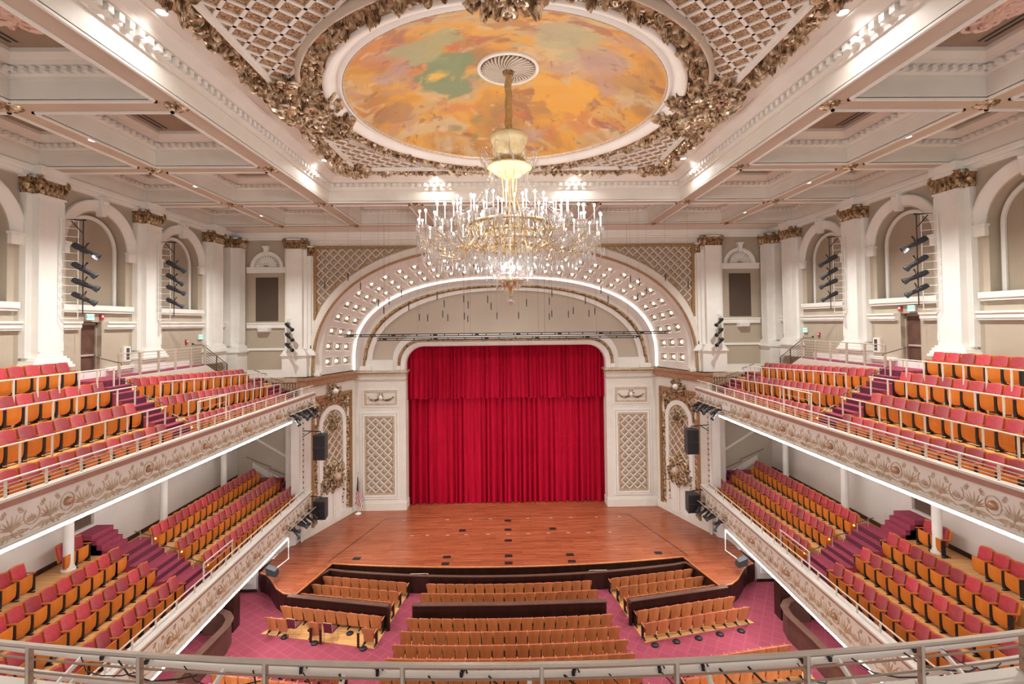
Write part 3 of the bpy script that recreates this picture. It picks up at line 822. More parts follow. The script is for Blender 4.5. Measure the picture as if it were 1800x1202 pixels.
def pilaster(s, y, lab, w=1.05, proj=.50, z0=12.45, ztop=20.36, caph=.66, xw=18.0, rot=None, group='tall pilasters with gilded capitals', bh=0.0):
    """rot None: on a side wall; otherwise facing the hall's rear (-y)"""
    t = thing('pilaster', lab, 'pilaster', (s * xw, y, z0) if rot is None else (y, xw, z0), 0, group)
    if rot is None: Bm = Matrix(((-s, 0, 0, s * xw), (0, 1, 0, y), (0, 0, 1, 0), (0, 0, 0, 1)))
    else: Bm = Matrix(((0, 1, 0, y), (-1, 0, 0, xw), (0, 0, 1, 0), (0, 0, 0, 1)))
    def put(mb, nm, mt, sm=False):
        q = MB(); q.xf(mb, Bm); q.build(nm, mt, t, sm)
    zc = ztop - caph
    zpl = z0; z0 = z0 + bh
    a = MB(); a.box(0, proj, -w / 2, w / 2, z0 + 1.1, zc); a.box(0, proj * .5, -w / 2 - .22, w / 2 + .22, z0 + 1.1, zc)
    a.box(proj, proj + .02, -w / 2, -w / 2 + .09, z0 + 1.3, zc - .15); a.box(proj, proj + .02, w / 2 - .09, w / 2, z0 + 1.3, zc - .15)
    a.box(0, proj + .05, -w / 2 - .05, w / 2 + .05, zc - .07, zc)
    put(a, 'shaft', 'white')
    a = MB(); a.box(0, proj + .04, -w / 2 - (.30 if w > .5 else .08), w / 2 + (.30 if w > .5 else .08), zpl, z0 + .66); a.box(0, proj + .16, -w / 2 - .36, w / 2 + .36, z0 + .66, z0 + .76)
    a.box(0, proj + .12, -w / 2 - .28, w / 2 + .28, z0 + .74, z0 + .88)
    a.box(0, proj + .08, -w / 2 - .22, w / 2 + .22, z0 + .88, z0 + 1.0); a.box(0, proj + .04, -w / 2 - .12, w / 2 + .12, z0 + 1.0, z0 + 1.1)
    put(a, 'base', 'white')
    a = MB(); capital(a, w * .97, proj, caph); a.v = [(x, yy, z + zc) for x, yy, z in a.v]
    b = MB(); capital(b, w + .4, proj * .5, caph); a.add([(x, yy, z + zc) for x, yy, z in b.v], b.f)
    put(a, 'capital', 'goldcap')
    a = MB(); a.box(0, proj + .10, -w / 2 - .10, w / 2 + .10, ztop - .09, ztop); a.box(0, proj * .5 + .1, -w / 2 - .3, w / 2 + .3, ztop - .09, ztop)
    put(a, 'abacus', 'white')
    return t
for s in (-1, 1):
    for k, y in enumerate(PILY):
        pilaster(s, y, f"white pilaster with gilded leaf capital, {ORD[k]} from the front on the {SIDE[s]} gallery wall")
    pilaster(s, 31.75, f"white corner pilaster with gilded capital where the {SIDE[s]} wall meets the stage wall", w=.7, proj=.85, z0=11.6, bh=.7)

# ================================================================== STAGE WALL (wall_front)
WF = 32.3
wf = MB()
for s in (-1, 1):
    wf.box(s * 18.3, s * 12.95, WF, WF + .35, 11.2, 20.75, 0)      # bays with the shell niches
    wf.box(s * 18.3, s * 13.1, WF, WF + .35, 0, 11.2, 1)
SPR = suparc(12.95, 7.45, 2.2, 13.0, 48, 11.2)
# spandrel plane with the arched opening
out = resample([(-12.95, 11.2), (-12.95, 20.75), (12.95, 20.75), (12.95, 11.2)], len(SPR) - 1)
ARO = suparc(12.86, 8.45, 2.4, 11.4, 48, 11.2)
wf.grid([[(x, WF, z) for x, z in out], [(x, WF, z) for x, z in ARO]], 2)
struct('wall_front', wf, ['taupe', 'greywall', 'cream'])
tr = MB()
tr.box(-18.0, 18.0, 31.95, WF, 20.42, 20.76); tr.box(-18.0, 18.0, 31.85, WF, 20.58, 20.76); tr.box(-18, 18, 32.1, WF, 20.3, 20.42)
for s in (-1, 1):
    tr.box(s * 17.1, s * 14.4, WF - .14, WF, 18.15, 18.5); tr.box(s * 17.1, s * 14.4, WF - .18, WF, 18.46, 18.54)
    tr.box(s * 17.1, s * 14.4, WF - .12, WF, 14.5, 14.80); tr.box(s * 17.1, s * 14.4, WF - .16, WF, 14.78, 14.86)
    tr.box(s * 17.1, s * 14.6, WF - .06, WF, 13.03, 13.18)
    tr.box(s * 17.1, s * 14.6, WF - .05, WF, 11.2, 11.75)
struct('trim_5', tr, ['white'])
for s in (-1, 1):
    pilaster(s, s * 13.8, f"white pilaster with gilded capital beside the proscenium arch, {SIDE[s]} side", w=1.0, proj=.5, z0=11.3, ztop=20.34, xw=WF, rot=1, bh=.72)
    a = pilaster(s, s * 13.02, f"narrow half pilaster with small gilded capital against the arch, {SIDE[s]} side", w=.35, proj=.16, z0=11.3, ztop=19.9, xw=WF, rot=1, bh=.72)
    # shell niche
    cx = s * 15.8
    t = thing('shell_niche', f"white scallop shell lunette with keystone on the stage wall, {SIDE[s]} bay", 'niche', (cx, WF, 18.5), 0, 'shell lunettes')
    a = MB()
    prof = [(.80, 0), (.80, .08), (.9, .1), (.93, .15), (1.05, .15), (1.10, .1), (1.10, 0)]
    a.grid([[(cx - r * cos(pi * k / 24), WF - d, 18.5 + r * sin(pi * k / 24)) for k in range(25)] for r, d in prof]); a.build('arch_moulding', 'white', t, True)
    a = MB()
    nf = 13
    for k in range(nf):
        aa = pi * (k + .5) / nf
        a.tube([(cx - r * cos(aa), WF - .03 - .05 * (r / .75), 18.55 + r * sin(aa)) for r in (.12, .35, .6, .74)], [.02, .05, .085, .06], 6)
    a.tube([(cx - .6, WF - .1, 18.56), (cx - .35, WF - .12, 18.62), (cx, WF - .14, 18.74), (cx + .35, WF - .12, 18.62), (cx + .6, WF - .1, 18.56)], .05, 6)
    for e in (-1, 1):
        q = MB(); scroll(q, 0, 0, 0, .1, .03, 1.3, e); a.xf(q, basis((cx + e * .3, WF - .08, 18.62), (1, 0, 0), (0, 0, 1)))
    a.build('scallop_shell', 'white', t, True)
    a = MB(); a.grid([[(cx - r * cos(pi * k / 24), WF - .01, 18.5 + r * sin(pi * k / 24)) for k in range(25)] for r in (.01, .8)]); a.build('lunette_ground', 'soffit', t)
    a = MB(); a.hexa([(cx - .1, WF, 19.3), (cx + .1, WF, 19.3), (cx + .1, WF - .2, 19.3), (cx - .1, WF - .2, 19.3)], [(cx - .16, WF, 19.85), (cx + .16, WF, 19.85), (cx + .16, WF - .26, 19.85), (cx - .16, WF - .26, 19.85)])
    a.box(cx - .22, cx + .22, WF - .3, WF, 19.82, 19.92); a.build('keystone', 'white', t)
    a = MB(); a.box(cx - .73, cx + .73, WF - .04, WF, 14.97, 17.85)
    tag(a.build('acoustic_grille', 'darkpanel'), f"tall dark brown cloth panel below the shell lunette, {SIDE[s]} bay", 'panel', 'dark wall panels')
    t = thing('wall_speaker', f"small white box loudspeaker under the dark panel, {SIDE[s]} bay", 'speaker', (s * 15.95, WF, 14.25))
    a = MB(); a.hexa([(s * 15.95 - .4, WF, 14.25), (s * 15.95 + .4, WF, 14.25), (s * 15.95 + .3, WF - .3, 14.25), (s * 15.95 - .3, WF - .3, 14.25)],
                     [(s * 15.95 - .45, WF, 14.52), (s * 15.95 + .45, WF, 14.52), (s * 15.95 + .34, WF - .35, 14.52), (s * 15.95 - .34, WF - .35, 14.52)])
    a.build('cabinet', 'whiteplastic', t)
    a = MB(); a.box(s * 15.95 - .27, s * 15.95 + .27, WF - .345, WF - .32, 14.29, 14.48); a.build('grille', 'greywall', t)

# ------------------------------------------------------------------ proscenium arch
PA = thing('proscenium_arch', 'great coffered proscenium arch with gilded mouldings around the stage curtain', 'arch', (0, WF, 11.2))
N = 60
YI = 35.6
outer = resample(suparc(12.27, 7.25, 2.4, 12.1, 60, 11.35), N)
inner = resample(suparc(11.18, 5.9, 2.4, 12.2, 60, 11.35), N)
gold_o = resample(ARO, N)
def arcband(prof_pts, nm, mt, smooth=True):
    a = MB(); a.grid([[(p[0], y, p[1]) for p in pts] for pts, y in prof_pts]); return a.build(nm, mt, PA, smooth)
def mixp(A, B, t): return [(a[0] + (b[0] - a[0]) * t, a[1] + (b[1] - a[1]) * t) for a, b in zip(A, B)]
spro = resample(SPR, N)
arcband([(mixp(spro, gold_o, 1.0), WF), (mixp(gold_o, spro, .0), WF - .16), (mixp(gold_o, spro, .9), WF - .16), (mixp(gold_o, spro, 1.0), WF - .10), (spro, WF)], 'outer_fascia', 'cream', False)
arcband([(gold_o, WF - .10), (mixp(gold_o, outer, .03), WF - .22), (mixp(gold_o, outer, .25), WF - .24), (mixp(gold_o, outer, .33), WF - .1)], 'gilded_rope_moulding', 'goldline')
arcband([(mixp(gold_o, outer, .33), WF - .1), (mixp(gold_o, outer, .42), WF + .1), (mixp(gold_o, outer, .95), WF + .15), (outer, WF + .2)], 'outer_cove', 'cream')
# coffered reveal: three rows of square coffers
reveal = MB(); NC = 31
def rp(u, v, d=0.0):
    """u 0..1 along arch, v 0..1 outer->inner, d depth behind the surface"""
    k = u * N; i = min(int(k), N - 1); q = k - i
    o = [outer[i][c] + (outer[i + 1][c] - outer[i][c]) * q for c in (0, 1)]
    n_ = [inner[i][c] + (inner[i + 1][c] - inner[i][c]) * q for c in (0, 1)]
    x = o[0] + (n_[0] - o[0]) * v; z = o[1] + (n_[1] - o[1]) * v; y = WF + .2 + (YI - WF - .2) * v
    if d:
        tx, tz = outer[i + 1][0] - outer[i][0], outer[i + 1][1] - outer[i][1]
        L = math.hypot(tx, tz); x -= tz / L * d; z += tx / L * d
    return (x, y, z)
vb = [0.0, 0.10, 0.345, 0.39, 0.635, 0.68, 0.925, 1.0]
uu = []
for k in range(NC): uu += [(k + .5 + .0) / (NC + .6) - .31 / (NC + .6) + .3 / (NC + .6), (k + .5) / (NC + .6) + .31 / (NC + .6) + .3 / (NC + .6)]
uu = [0.0] + uu + [1.0]
bulbpos = []
for a_ in range(len(uu) - 1):
    u0, u1 = uu[a_], uu[a_ + 1]
    for b_ in range(7):
        v0, v1 = vb[b_], vb[b_ + 1]
        if a_ % 2 == 1 and b_ % 2 == 1:
            mu_, mv = (u0 + u1) / 2, (v0 + v1) / 2
            du, dv = (u1 - u0) * .42, (v1 - v0) * .40
            r0 = [rp(u0, v0), rp(u1, v0), rp(u1, v1), rp(u0, v1)]
            r1 = [rp(mu_ - du, mv - dv, .05), rp(mu_ + du, mv - dv, .05), rp(mu_ + du, mv + dv, .05), rp(mu_ - du, mv + dv, .05)]
            r2 = [rp(mu_ - du, mv - dv, .20), rp(mu_ + du, mv - dv, .20), rp(mu_ + du, mv + dv, .20), rp(mu_ - du, mv + dv, .20)]
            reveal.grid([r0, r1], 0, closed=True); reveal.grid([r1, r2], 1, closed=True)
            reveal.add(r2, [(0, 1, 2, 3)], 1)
            bulbpos.append((a_ // 2, b_ // 2, rp(mu_, mv, .16), rp(mu_, mv, .0)))
        else:
            reveal.add([rp(u0, v0), rp(u1, v0), rp(u1, v1), rp(u0, v1)], [(0, 1, 2, 3)], 0)
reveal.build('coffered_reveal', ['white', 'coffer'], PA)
TG = resample(suparc(10.5, 6.15, 2.4, 11.3, 60), N); TI = resample(suparc(9.85, 5.28, 2.2, 11.8, 60), N)
arcband([(inner, YI), (inner, YI + .05), (mixp(inner, TG, .45), YI + .12), (mixp(inner, TG, .5), YI + .3), (mixp(inner, TG, .9), YI + .3)], 'inner_cove', 'white')
arcband([(mixp(TG, inner, .1), YI + .3), (mixp(TG, inner, .05), YI + .12), (mixp(TG, TI, .22), YI + .12), (mixp(TG, TI, .28), YI + .3)], 'gilded_inner_moulding', 'goldcap', True)
arcband([(mixp(TG, TI, .28), YI + .3), (mixp(TG, TI, .35), YI + .22), (mixp(TG, TI, .95), YI + .22), (TI, YI + .34)], 'tympanum_border', 'white', False)
a = MB(); a.tube([(p[0], YI + .07, p[1]) for p in mixp(inner, TG, .12)], .045, 6); a.build('cove_light_strip', 'covelight', PA, True)
# tympanum with the stage opening
OZ, OA, OR = 13.0, 7.42, 1.35
def opening(off, N=60):
    a, r, z = OA + off, OR + off * .6, OZ + off
    p = [(-a, 11.2), (-a, 11.6), (-a, z - r)] + [(-a + r - r * cos(k * pi / 20), z - r + r * sin(k * pi / 20)) for k in range(1, 11)]
    p += [(-a + r + (2 * a - 2 * r) * k / 8, z) for k in range(1, 8)]
    p += [(-q[0], q[1]) for q in reversed(p[:13])]
    return resample(p, N)
tyf = resample([(-10.9, 11.2)] + [p for p in suparc(10.5, 6.15, 2.4, 11.3, 60)] + [(10.9, 11.2)], N)
a = MB(); a.grid([[(p[0], YI + .36, p[1]) for p in tyf], [(p[0], YI + .36, p[1]) for p in opening(.9)]]); a.build('tympanum', 'taupe_l', PA)
a = MB(); a.grid([[(p[0], y, p[1]) for p in opening(o)] for o, y in ((.95, YI + .36), (.93, YI + .26), (.55, YI + .24), (.55, YI + .2))]); a.build('opening_outer_band', 'white', PA)
a = MB(); a.grid([[(p[0], y, p[1]) for p in opening(o)] for o, y in ((.56, YI + .24), (.54, YI + .12), (.40, YI + .10), (.36, YI + .2))]); a.build('opening_gilded_moulding', 'goldcap', PA)
a = MB(); a.grid([[(p[0], y, p[1]) for p in opening(o)] for o, y in ((.36, YI + .2), (.32, YI + .16), (.05, YI + .3), (0, YI + .4), (0, YI + .9))]); a.build('opening_reveal', 'white', PA)
# lower white corners between opening and arch foot
a = MB()
for s in (-1, 1):
    a.box(s * 8.3, s * 10.6, YI + .2, YI + .38, 11.2, 12.05); a.box(s * 9.9, s * 10.75, YI + .08, YI + .38, 11.3, 11.62); a.box(s * 7.75, s * 8.05, YI + .08, YI + .38, 11.3, 11.62)
    a.box(s * 12.3, s * 12.95, WF - .14, WF + .2, 11.2, 11.5)
a.build('arch_foot_blocks', 'white', PA)
# spandrel lattice panels
for s in (-1, 1):
    def ins(u, v, s=s):
        if not (.25 < u * s < 12.45 and 11.5 < v < 19.75): return False
        return (abs(u) / 13.1) ** 2.2 + (max(v - 13.0, 0) / 7.62) ** 2.2 > 1.0
    ba, cl = lattice(ins, -12.6 if s < 0 else 4, 12.6 if s > 0 else -4, 13.5, 19.7, .56, .058, .06, cell_h=.09)
    for q_, nm, mt in ((ba, 'spandrel_lattice', 'cream'), (cl, 'spandrel_cells', 'celltan')):
        q = MB(); q.v = [(x, WF - .02 - z, y) for x, y, z in q_.v]; q.f = q_.f; q.m = q_.m; q.build(nm, mt, PA)
    g = MB(); pts = [p for p in SPR if p[0] * s > 4.6 and p[1] > 14]
    pts = sorted(pts, key=lambda p: abs(p[0]))
    top = [(p[0], 19.85) for p in pts]
    g.grid([[(p[0], WF - .012, p[1] + .05) for p in pts if p[1] + .05 < 19.8], [(p[0] if abs(p[0]) < 12.6 else s * 12.6, WF - .012, 19.8) for p in pts if p[1] + .05 < 19.8]])
    g.build('spandrel_ground', 'goldcell', PA)
    g = MB()
    g.box(s * 5.9, s * 12.72, WF - .13, WF, 19.72, 19.90); g.box(s * 12.52, s * 12.72, WF - .13, WF, 15.0, 19.90)
    g.tube([(s * 5.9, WF - .13, 19.8), (s * 12.62, WF - .13, 19.8), (s * 12.62, WF - .13, 15.0)], .05, 6)
    g.build('spandrel_gilded_frame', 'goldline', PA)
# bulbs in the coffers
bp = None
for (k, r, p, q) in bulbpos:
    lab = f"clear lit bulb on gilded star, {ORD[k] if k < 30 else 'last'} coffer from the left, {('outer', 'middle', 'inner')[r]} row of the arch"
    if bp is None:
        bp = thing('coffer_light', lab, 'light', p, 0, 'bulbs in the proscenium coffers')
        a = MB(); a.ball((0, 0, 0), .085, 10, 7); a.build('bulb', 'cofferbulb', bp, True, False)
        a = MB()
        for e in range(6):
            aa = e * pi / 3
            a.tube([(.08 * cos(aa), .02, .08 * sin(aa)), (.2 * cos(aa), .05, .2 * sin(aa))], [.035, .012], 5)
        a.build('star_mount', 'goldpale', bp, False, False)
    else:
        dup(bp, p, 0, lab)

# ------------------------------------------------------------------ piers, canted walls, cornice
zst = 1.05
for s in (-1, 1):
    S = SIDE[s]
    t = thing('proscenium_pier', f"white panelled pier with gilded lattice on the {S} of the stage curtain", 'pier', (s * 9.25, 35.9, zst), 0, 'proscenium piers')
    a = MB(); a.box(s * 7.42, s * 11.15, 35.9, 36.9, zst, 11.2); a.box(s * 7.38, s * 11.2, 35.84, 36.95, zst, zst + .55); a.box(s * 7.40, s * 11.15, 35.87, 35.9, zst + .55, zst + .66)
    a.build('pier_body', 'cream', t)
    a = MB()
    def rim(x0, x1, z0, z1, wd, d, y=35.9):
        x0, x1 = sorted((x0, x1))
        for b in ((x0, x0 + wd, z0, z1), (x1 - wd, x1, z0, z1), (x0 + wd, x1 - wd, z0, z0 + wd), (x0 + wd, x1 - wd, z1 - wd, z1)):
            a.box(b[0], b[1], y - d, y, b[2], b[3])
    rim(s * 7.95, s * 10.72, 1.9, 8.22, .10, .05); rim(s * 8.1, s * 10.57, 2.05, 8.07, .12, .07)
    rim(s * 7.95, s * 10.55, 8.62, 9.92, .09, .05)
    a.build('panel_mouldings', 'white', t)
    a = MB(); rim(s * 8.22, s * 10.45, 2.17, 7.95, .13, .05); rim(s * 8.06, s * 10.44, 8.72, 9.82, .14, .05); a.build('gilded_mouldings', 'goldpale', t)
    ba, cl = lattice(lambda u, v: 8.42 < u * s < 10.25 and 2.4 < v < 7.72, min(s * 8.35, s * 10.32), max(s * 8.35, s * 10.32), 2.3, 7.82, .60, .06, .05, cell_h=.08)
    for q_, nm, mt in ((ba, 'lattice', 'white'), (cl, 'lattice_cells', 'celltan')):
        q = MB(); q.v = [(x, 35.9 - z, y) for x, y, z in q_.v]; q.f = q_.f; q.m = q_.m; q.build(nm, mt, t)
    a = MB(); a.box(s * 8.3, s * 10.4, 35.885, 35.9, 2.25, 7.9); a.build('lattice_ground', 'celltan', t)
    c = MB()
    for e in (-1, 1):
        for q in range(6):
            x = e * (.12 + q * .13); leaf(c, x, -.05 - .1 * sin(q / 5 * pi), (0 if e > 0 else pi) - e * .5 + e * q * .22, .24, .12, .08)
            flower(c, x, -.1 - .12 * sin(q / 5 * pi), .07, .06, petals=5)
        scroll(c, e * .16, .12, 0, .09, .025, 1.3, e); leaf(c, e * .05, .2, pi / 2 - e * .5, .2, .1, .06)
    q = MB(); q.xf(c, basis((s * 9.25, 35.86, 9.27), (1, 0, 0), (0, 0, 1))); q.build('gilded_garland', 'gold', t)
    c = MB(); c.ball((s * 9.25, 35.82, 9.29), .14, 10, 6, sz=1.25); c.build('shield', 'white', t, True)
    a = MB(); a.box(s * 7.35, s * 11.2, 35.75, 36.9, 10.95, 11.05); a.box(s * 7.25, s * 11.2, 35.62, 36.9, 11.12, 11.28); a.box(s * 7.4, s * 11.2, 35.82, 36.9, 10.55, 10.62); a.build('cornice', 'goldpale', t)
    a = MB()
    for k in range(26): a.box(s * (7.42 + k * .145), s * (7.42 + k * .145 + .08), 35.70, 35.8, 11.05, 11.13)
    a.build('dentils', 'goldline', t)
    # canted wall
    A = Vector((s * 11.15, 35.9)); B = Vector((s * 12.98, 31.2))
    d = (B - A).normalized(); L = (B - A).length
    nrm = Vector((-s * abs(d.y), -abs(d.x)))      # towards the hall
    def P(u, z, o=0.0): return (A.x + d.x * u + nrm.x * o, A.y + d.y * u + nrm.y * o, z)
    def cbox(mb, u0, u1, z0, z1, o0, o1, mi=None):
        mb.hexa([P(u0, z0, o0), P(u1, z0, o0), P(u1, z0, o1), P(u0, z0, o1)], [P(u0, z1, o0), P(u1, z1, o0), P(u1, z1, o1), P(u0, z1, o1)], mi)
    t = thing('canted_wall', f"tall canted wall panel with gilded arch, lattice and carved cartouche, {S} side of the stage", 'wall panel', P(L / 2, zst), 0, 'canted arch panels')
    a = MB(); cbox(a, 0, L, zst, 11.0, -.4, 0); cbox(a, 0, L, zst, zst + .5, 0, .06); a.build('panel_body', 'cream', t)
    a = MB(); cbox(a, -.1, L + .1, 10.75, 11.3, -.4, .22); cbox(a, -.1, L + .15, 11.12, 11.3, -.4, .34); a.build('cornice_band', 'copper', t)
    a = MB()
    for k in range(30):
        u = L * (k + .5) / 30; cbox(a, u - .04, u + .04, 10.62, 10.75, 0, .16)
    a.build('dentils', 'goldpale', t)
    u0, u1 = .45, 4.35; uc = (u0 + u1) / 2
    a = MB()
    for w0, w1, o in ((0, .1, .14), (.1, .2, .09)):
        cbox(a, u0 + w0, u0 + w1, zst + .5, 9.95 - w0, 0, o); cbox(a, u1 - w1, u1 - w0, zst + .5, 9.95 - w0, 0, o); cbox(a, u0 + w0, u1 - w0, 9.95 - w1, 9.95 - w0, 0, o)
    a.build('outer_frame', 'goldline', t)
    Bm = basis(P(uc, 0, 0), (d.x * (1 if s < 0 else 1), d.y, 0), (0, 0, 1))
    if (Bm @ Vector((0, 0, 1)) - Bm @ Vector((0, 0, 0))).to_2d().dot(nrm) < 0: Bm = basis(P(uc, 0, 0), (-d.x, -d.y, 0), (0, 0, 1))
    def put(mb, nm, mt, sm=False):
        q = MB(); q.xf(mb, Bm); return q.build(nm, mt, t, sm)
    hw = (u1 - u0) / 2
    # carved side strips
    g = MB()
    for e in (-1, 1): garland(g, [(e * (hw - .36), 1.7), (e * (hw - .36), 8.1)], .30, 31 + e, .12, .17); g.box(e * (hw - .5), e * (hw - .22), 1.6, 8.1, 0, .03)
    put(g, 'carved_side_strips', 'gold')
    # arch moulding inside
    ra = hw - .62
    arc = [(-ra, 4.2), (-ra, 6.0), (-ra, 7.9)] + [(-ra * cos(pi * k / 20), 7.9 + 1.25 * sin(pi * k / 20)) for k in range(1, 20)] + [(ra, 7.9), (ra, 6.0), (ra, 4.2)]
    rin = hw - .95
    arc2 = [(-rin, 4.2), (-rin, 6.0), (-rin, 7.85)] + [(-rin * cos(pi * k / 20), 7.85 + .98 * sin(pi * k / 20)) for k in range(1, 20)] + [(rin, 7.85), (rin, 6.0), (rin, 4.2)]
    m = MB(); m.grid([[(x, z, 0) for x, z in arc], [(x, z, .10) for x, z in arc], [(x, z, .10) for x, z in arc2], [(x, z, 0) for x, z in arc2]]); put(m, 'arch_moulding', 'white')
    # gilded ground between the arch and frame
    ot = resample([(-hw + .55, 7.9), (-hw + .2, 9.75), (0, 9.75), (hw - .2, 9.75), (hw - .55, 7.9)], 22)
    m = MB(); m.grid([[(x, z, .015) for x, z in resample(arc[2:-2], 22)], [(x, z, .015) for x, z in ot]]); put(m, 'gilded_spandrel', 'goldcap')
    def ia(u, v): return abs(u) < rin - .02 and 4.2 < v and (v < 7.85 or (u / rin) ** 2 + ((v - 7.85) / .98) ** 2 < 1)
    ba, cl = lattice(ia, -rin, rin, 4.0, 8.8, .66, .05, .05, kx=1.0, cell_h=.03)
    put(ba, 'lattice', 'cream'); put(cl, 'lattice_cells', 'goldcell')
    m = MB(); m.grid([[(x, z, .004) for x, z in arc2], [(x * .02, 4.2 + (z - 4.2) * .2, .004) for x, z in arc2]]); put(m, 'lattice_ground', 'celltan')
    c = cluster(81, .62, 1.3, .25, .8); c.v = [(x, y + 7.95, z + .05) for x, y, z in c.v]; put(c, 'hanging_bouquet', 'gold')
    c = cluster(82, .7, 1.5, .2, 1.2); c.v = [(x, y + 10.05, z + .08) for x, y, z in c.v]; put(c, 'top_cartouche', 'gold'); c = MB()
    for e in (-1, 1):
        q = cluster(90 + e, .55, 1.6, .12, .75); c.xf(q, Matrix.Translation((e * (hw - .62), 9.1, .02)))
    put(c, 'carved_corners', 'gold')
    c = MB(); c.ball((0, 10.12, .28), .2, 10, 6, sz=1.2); put(c, 'cartouche_shield', 'white', True)
    c = cluster(83, 1.15, 2.2, .32, 1.05); c.v = [(x, y + 4.3, z + .06) for x, y, z in c.v]
    for e in (-1, 1): garland(c, [(e * (hw - .95), 2.0), (e * (hw - .85), 4.2)], .25, 35 + e, .12, .17)
    put(c, 'lower_cartouche', 'gold')
    c = MB(); c.ball((0, 4.3, .36), .3, 10, 6, sz=1.2); put(c, 'lower_shield', 'goldpale', True)
    m = MB()
    for x0, x1 in ((-.95, -.08), (.08, .95)):
        m.box(x0, x1, 1.1, 3.5, 0, .05)
        for z0, z1 in ((1.35, 2.0), (2.15, 3.3)):
            m.box(x0 + .15, x1 - .15, z0, z1, .05, .07)
    put(m, 'panelled_doors', 'white')
    # straight wall beyond, going back to the balconies
    t = thing('stage_side_wall', f"cream strip wall with cable ducts where the {S} balconies meet the stage", 'wall', (s * 13.0, 31.1, zst), 0, 'stage side walls')
    a = MB(); pts = [(s * 12.98, 31.2), (s * 13.2, 30.95), (s * 13.2, 30.55), (s * 13.62, 30.2), (s * 13.72, 29.4), (s * 13.95, 27.25), (s * 14.25, 27.25), (s * 14.1, 31.5), (s * 13.1, 31.6)]
    if s > 0: pts = pts[::-1]
    a.prism([p for p in pts], zst, 2.95); a.build('lower_wall', 'greywall', t)
    a = MB(); a.box(s * 13.0, s * 13.5, 30.6, 31.3, 2.9, 9.3); a.build('duct_casing', 'white', t)
    a = MB(); a.box(s * 13.5, s * 14.1, 31.2, 32.3, 2.9, 9.3); a.build('return_wall', 'greywall', t)
    a = MB(); a.box(s * 12.94, s * 13.02, 30.9, 31.25, 1.05, 10.7)
    for k in range(24): a.box(s * 12.9, s * 12.95, 31.0, 31.1, 2.3 + k * .34, 2.38 + k * .34, 1)
    a.build('cable_ladder', ['white', 'bronze'], t)
    # cornice continuing round to the gallery
    a = MB(); a.box(s * 12.95, s * 17.0, 31.75, WF, 10.95, 11.25, 0); a.box(s * 12.95, s * 17.0, 31.85, WF, 10.4, 10.95, 1)
    for k in range(22): a.box(s * (13.05 + k * .18), s * (13.13 + k * .18), 31.78, 31.86, 10.5, 10.9, 0)
    tag(a.build('corner_cornice', ['goldpale', 'copper']), f"gilded toothed cornice behind the gallery's end stair, {S} side", 'cornice')

# ================================================================== STAGE AND ORCHESTRA
fl = MB(); fl.box(-16.2, 16.2, -3, 31, -.1, 0); struct('floor', fl, ['carpet'])
lw = MB()
for s in (-1, 1):
    lw.box(s * 16.2, s * 16.5, -3, 31, 0, 3.0)
struct('trim_6', lw, ['greywall'])
edgeL = [(-13.72, 27.25), (-13.25, 27.0), (-12.85, 26.6), (-12.45, 26.1), (-12.05, 25.6), (-11.5, 25.15), (-10.85, 24.95), (-10.45, 26.6), (-10.1, 28.15)]
arcS = [(-10.1 + 20.2 * k / 24, 27.38 + .77 * ((-10.1 + 20.2 * k / 24) / 10.1) ** 2) for k in range(1, 24)]
edge = edgeL + arcS + [(-x, y) for x, y in reversed(edgeL)]
back = [(13.72, 29.4), (13.7, 32.5), (11.4, 36.0), (11.3, 38.2), (-11.3, 38.2), (-11.4, 36.0), (-13.7, 32.5), (-13.72, 29.4)]
t = thing('stage', 'wide polished red-brown wooden stage with a curved front edge below the crimson curtain', 'stage', (0, 32, 0))
a = MB(); a.prism(edge + back, 0.0, 1.0, 0); a.build('stage_body', ['darkwood'], t)
a = MB(); a.prism(edge + back, 1.0, 1.05, 0); a.build('stage_boards', ['stage'], t)
a = MB(); a.tube([(x, y, 1.02) for x, y in edge], .045, 6, 0); a.build('nosing', ['orchwood'], t)
a = MB()
for sx in (-1, 1): a.add([(sx * 10.35, 28.3, 1.056), (sx * 10.40, 28.3, 1.056), (sx * 8.55, 34.4, 1.056), (sx * 8.5, 34.4, 1.056)], [(0, 1, 2, 3)])
a.add([(-8.5, 34.38, 1.056), (8.5, 34.38, 1.056), (8.5, 34.41, 1.056), (-8.5, 34.41, 1.056)], [(0, 1, 2, 3)])
a.build('lift_joint', ['darkwood'], t)
bx = None
for x, y, lab in ((0, 33.65, 'centre, nearest the curtain'), (0, 32.18, 'centre, second from the curtain'), (0, 30.6, 'centre, third from the curtain'), (0, 28.6, 'centre, second from the front edge'), (0, 27.75, 'centre, nearest the front edge'),
                  (-3.0, 32.2, 'upstage left'), (2.95, 32.2, 'upstage right'), (-3.6, 28.6, 'left, second from the front edge'), (-3.6, 27.8, 'left, nearest the front edge'), (3.6, 28.6, 'right, second from the front edge'), (3.6, 27.8, 'right, nearest the front edge'),
                  (-8.85, 28.62, 'far left front'), (8.8, 28.6, 'far right front')):
    lab = 'dark square floor pocket in the stage boards, ' + lab
    if bx is None:
        bx = thing('floor_pocket', lab, 'floor pocket', (x, y, 1.05), 0, 'stage floor pockets')
        a = MB(); a.box(-.2, .2, -.14, .14, 0, .008); a.build('lid', 'black', bx, False, False)
        a = MB(); a.box(-.22, .22, -.16, -.14, 0, .01); a.box(-.22, .22, .14, .16, 0, .01); a.box(-.22, -.2, -.16, .16, 0, .01); a.box(.2, .22, -.16, .16, 0, .01); a.build('rim', 'darkwood', bx, False, False)
    else: dup(bx, (x, y, 1.05), 0, lab)
tp = None
